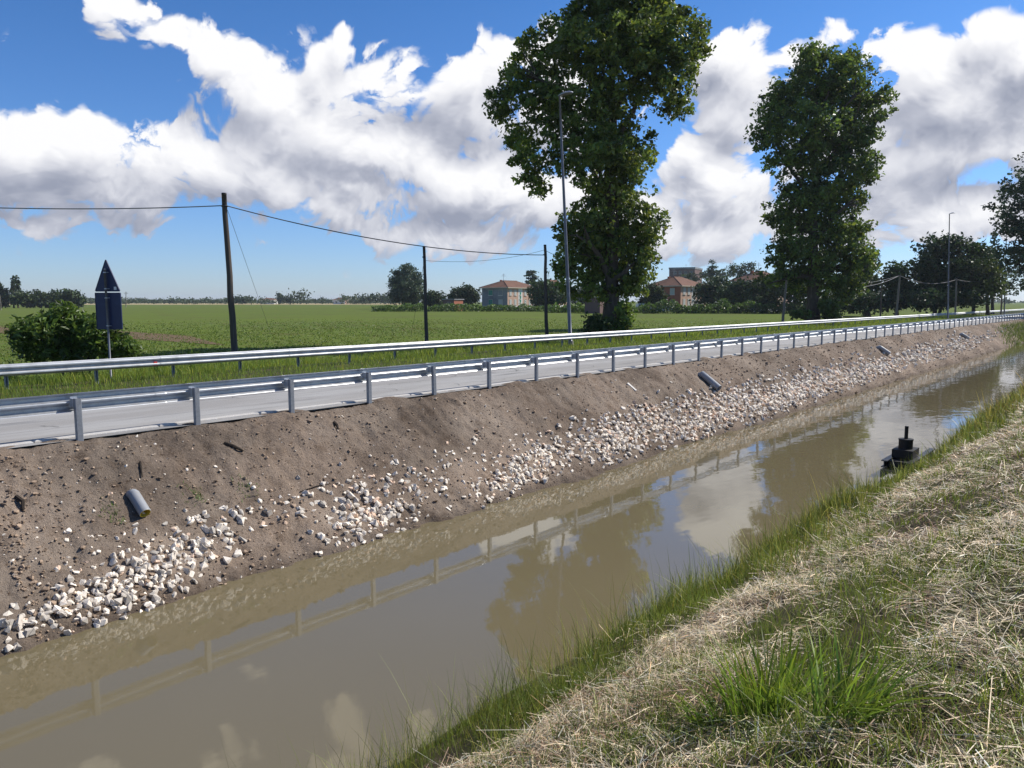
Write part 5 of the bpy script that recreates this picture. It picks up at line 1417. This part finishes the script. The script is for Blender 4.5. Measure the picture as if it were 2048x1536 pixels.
def verge_grass():
    rng = np.random.default_rng(801)
    n0 = 120000; u = rng.random(n0); t = -2 + 150 * (np.exp(u * 2.2) - 1) / (math.exp(2.2) - 1); L = 19.45 + 8.4 * rng.random(n0) ** 1.15
    cov = fbm(t / 1.8, L / 1.2, 3, 811)
    keep = rng.random(n0) < np.clip(.75 + 1.2 * cov, .1, 1) * np.where(L > 26.3, .55, 1); t, L, cov = t[keep], L[keep], cov[keep]; n = len(t)
    zg = -.03 + fbm(t / 2, L / 2, 3, 131) * .14 - .25 * smooth(23.4, 26.5, L)
    dist = np.hypot(t, L)
    tall = smooth(22.9, 24.2, L) * np.clip(.5 + 2.2 * fbm(t / 2.4, L / 2, 3, 821), 0, 1.4)
    h = (rng.gamma(4, .026, n) + .05) * (1 + 1.8 * tall) * (1 + .8 * cov); wd = rng.uniform(.008, .016, n) * np.clip(dist / 22, 1, 4.5)
    V, F, m = blades(np.stack([t, L, zg - .02], 1), h, wd, rng.gamma(2, .16, n), rng.uniform(0, 6.28, n), rng, segs=2)
    c = tintc(n, (1.1, 1.15, .85), .30, rng); dry = rng.random(n) < .06; c[dry] *= np.array([2.2, 1.6, 2.0])
    b = Buf(); b.add(V, F, np.repeat(c, m, 0)); tag(b.build('verge_grass', MAT['grass'], color=True), 'bright green grass and weeds of the far verge', 'grass', kind='stuff')
verge_grass()

def reed(px, depth, hpx, label, seed):
    rng = np.random.default_rng(seed); p = ground_xy(px, depth, -.25); k = 5
    h = px_size(hpx, depth); b = Buf()
    for i in range(k):
        q = rng.normal(0, .10, 3) * [1, 1, 0]
        hh = h * rng.uniform(.6, 1)
        b.tube([q, q + UPV * hh * .6 + rng.normal(0, .04, 3), q + UPV * hh], [.015, .012, .006], 5, c=(.8, 1, .7))
        m = 9; s = np.linspace(.15, .95, m)
        V, F, mm = blades(q + UPV * (s * hh)[:, None], rng.uniform(.25, .45, m) * hh * .5, np.full(m, .045), rng.uniform(.7, 1.3, m), rng.uniform(0, 6.28, m), rng, curl=.8, segs=4)
        b.add(V, F, (.75, 1.0, .75))
    o = b.build('reed_clump', MAT['grass'], color=True, loc=tuple(p)); tag(o, label, 'reeds', 'tall weeds along the field edge')
reed(306, 25.0, 46, 'tall reed clump right of the sign bush', 1)
reed(378, 26.0, 52, 'tall reed clump between the sign bush and the nearest pole', 2)
reed(392, 27.0, 44, 'reed clump just left of the nearest pole foot', 3)
reed(442, 27.5, 40, 'small reed clump touching the nearest pole foot', 4)
reed(522, 28.0, 46, 'reed clump right of the nearest pole foot', 5)
reed(548, 28.5, 30, 'low weed clump farther right of the nearest pole', 6)
reed(795, 31.0, 30, 'low weed clump left of the thin dark pole foot', 7)
reed(20, 23.6, 44, 'weed clump at the left edge under the bush', 8)

def crops():
    rng = np.random.default_rng(901)
    # seed rows; young plants as crossed leaf fans, nearest 120 m only
    rows = []
    ang = rad(8); ca, sa = math.cos(ang), math.sin(ang)
    n0 = 110000
    u = rng.random(n0); r = 28 + 95 * u ** 1.35; th = rng.uniform(rad(4), rad(78), n0)
    X = r * np.cos(th); Y = r * np.sin(th)
    a = X * ca + Y * sa; b_ = -X * sa + Y * ca
    b_ = np.round(b_ / .5) * .5 + rng.normal(0, .035, n0)
    X = a * ca - b_ * sa; Y = a * sa + b_ * ca
    cov = fbm(X / 5, Y / 5, 3, 911)
    keep = (Y > 27.9) & (rng.random(n0) < np.clip(.75 + 1.0 * cov, .2, 1) * (1 - smooth(60, 122, r))); X, Y, r = X[keep], Y[keep], r[keep]; n = len(X)
    base = np.stack([X, Y, np.full(n, FIELD_Z)], 1)
    h = rng.uniform(.05, .13, n); wd = rng.uniform(.04, .08, n) * np.clip(r / 55, 1, 1.6)
    V, F, m = blades(base, h, wd, rng.uniform(.3, 1.1, n), rng.uniform(0, 6.28, n), rng, segs=2)
    c = tintc(n, (.72, .78, .70), .22, rng)
    b = Buf(); b.add(V, F, np.repeat(c, m, 0)); tag(b.build('young_crops', MAT['grass'], color=True), 'young green crop plants in rows on the field', 'crops', kind='stuff')
crops()

# weeds on the far end of the soil bank and small sprouts on it
def bank_weeds():
    rng = np.random.default_rng(951); n = 5200
    t = rng.uniform(84, 145, n); L = rng.uniform(10.1, 12.6, n); k = rng.random(n) < smooth(80, 100, t + (L - 11) * -4) ; t, L = t[k], L[k]; n = len(t)
    V, F, m = blades(np.stack([t, L, far_bank_z(t, L) - .03], 1), rng.uniform(.2, .8, n), rng.uniform(.03, .07, n), rng.uniform(.1, .8, n), rng.uniform(0, 6.28, n), rng, segs=2)
    b = Buf(); b.add(V, F, np.repeat(tintc(n, (.62, .66, .6), .3, rng), m, 0))
    tag(b.build('bank_weeds', MAT['grass'], color=True), 'grown over part of the far bank at the right end', 'weeds', kind='stuff')
    for i, (x, y, lab) in enumerate(((390, 990, 'green sprout on the soil bank right of the corrugated pipe'), (228, 1032, 'green sprout on the soil bank left of the corrugated pipe'), (490, 975, 'green sprout on the bank above the stone heap'))):
        p = bank_hit(x, y); n = 60
        base = rng.normal(0, .10, (n, 3)) * [1, 1, 0]; base[:, 2] = far_bank_z(p[0] + base[:, 0], p[1] + base[:, 1]) - p[2]
        V, F, m = blades(base, rng.uniform(.03, .10, n), rng.uniform(.008, .018, n), rng.uniform(.3, 1.2, n), rng.uniform(0, 6.28, n), rng, segs=2)
        b = Buf(); b.add(V, F, np.repeat(tintc(n, (.6, .85, .7), .25, rng), m, 0)); o = b.build('sprout', MAT['grass'], color=True, loc=tuple(p)); tag(o, lab, 'sprout', 'green sprouts on the soil bank')
bank_weeds()

# ================================================================ AIR
def haze():
    m = bpy.data.materials.new('pale_air'); m.use_nodes = True; nt = m.node_tree
    for n in list(nt.nodes): nt.nodes.remove(n)
    out = nt.nodes.new('ShaderNodeOutputMaterial'); v = nt.nodes.new('ShaderNodeVolumePrincipled')
    v.inputs['Color'].default_value = (.80, .88, 1.0, 1); v.inputs['Density'].default_value = HAZE_DENSITY; v.inputs['Anisotropy'].default_value = .2
    nt.links.new(v.outputs[0], out.inputs['Volume'])
    b = Buf(); b.box(-2600, 4600, -120, 4600, -4.2, 34.0)
    o = b.build('haze', m); tag(o, 'thin pale summer haze over the fields', kind='stuff')
HAZE_DENSITY = .00012
haze()

SC.cycles.max_bounces = 6
SC.cycles.diffuse_bounces = 3
SC.cycles.glossy_bounces = 3
SC.cycles.transmission_bounces = 4
SC.cycles.caustics_reflective = False
SC.cycles.caustics_refractive = False
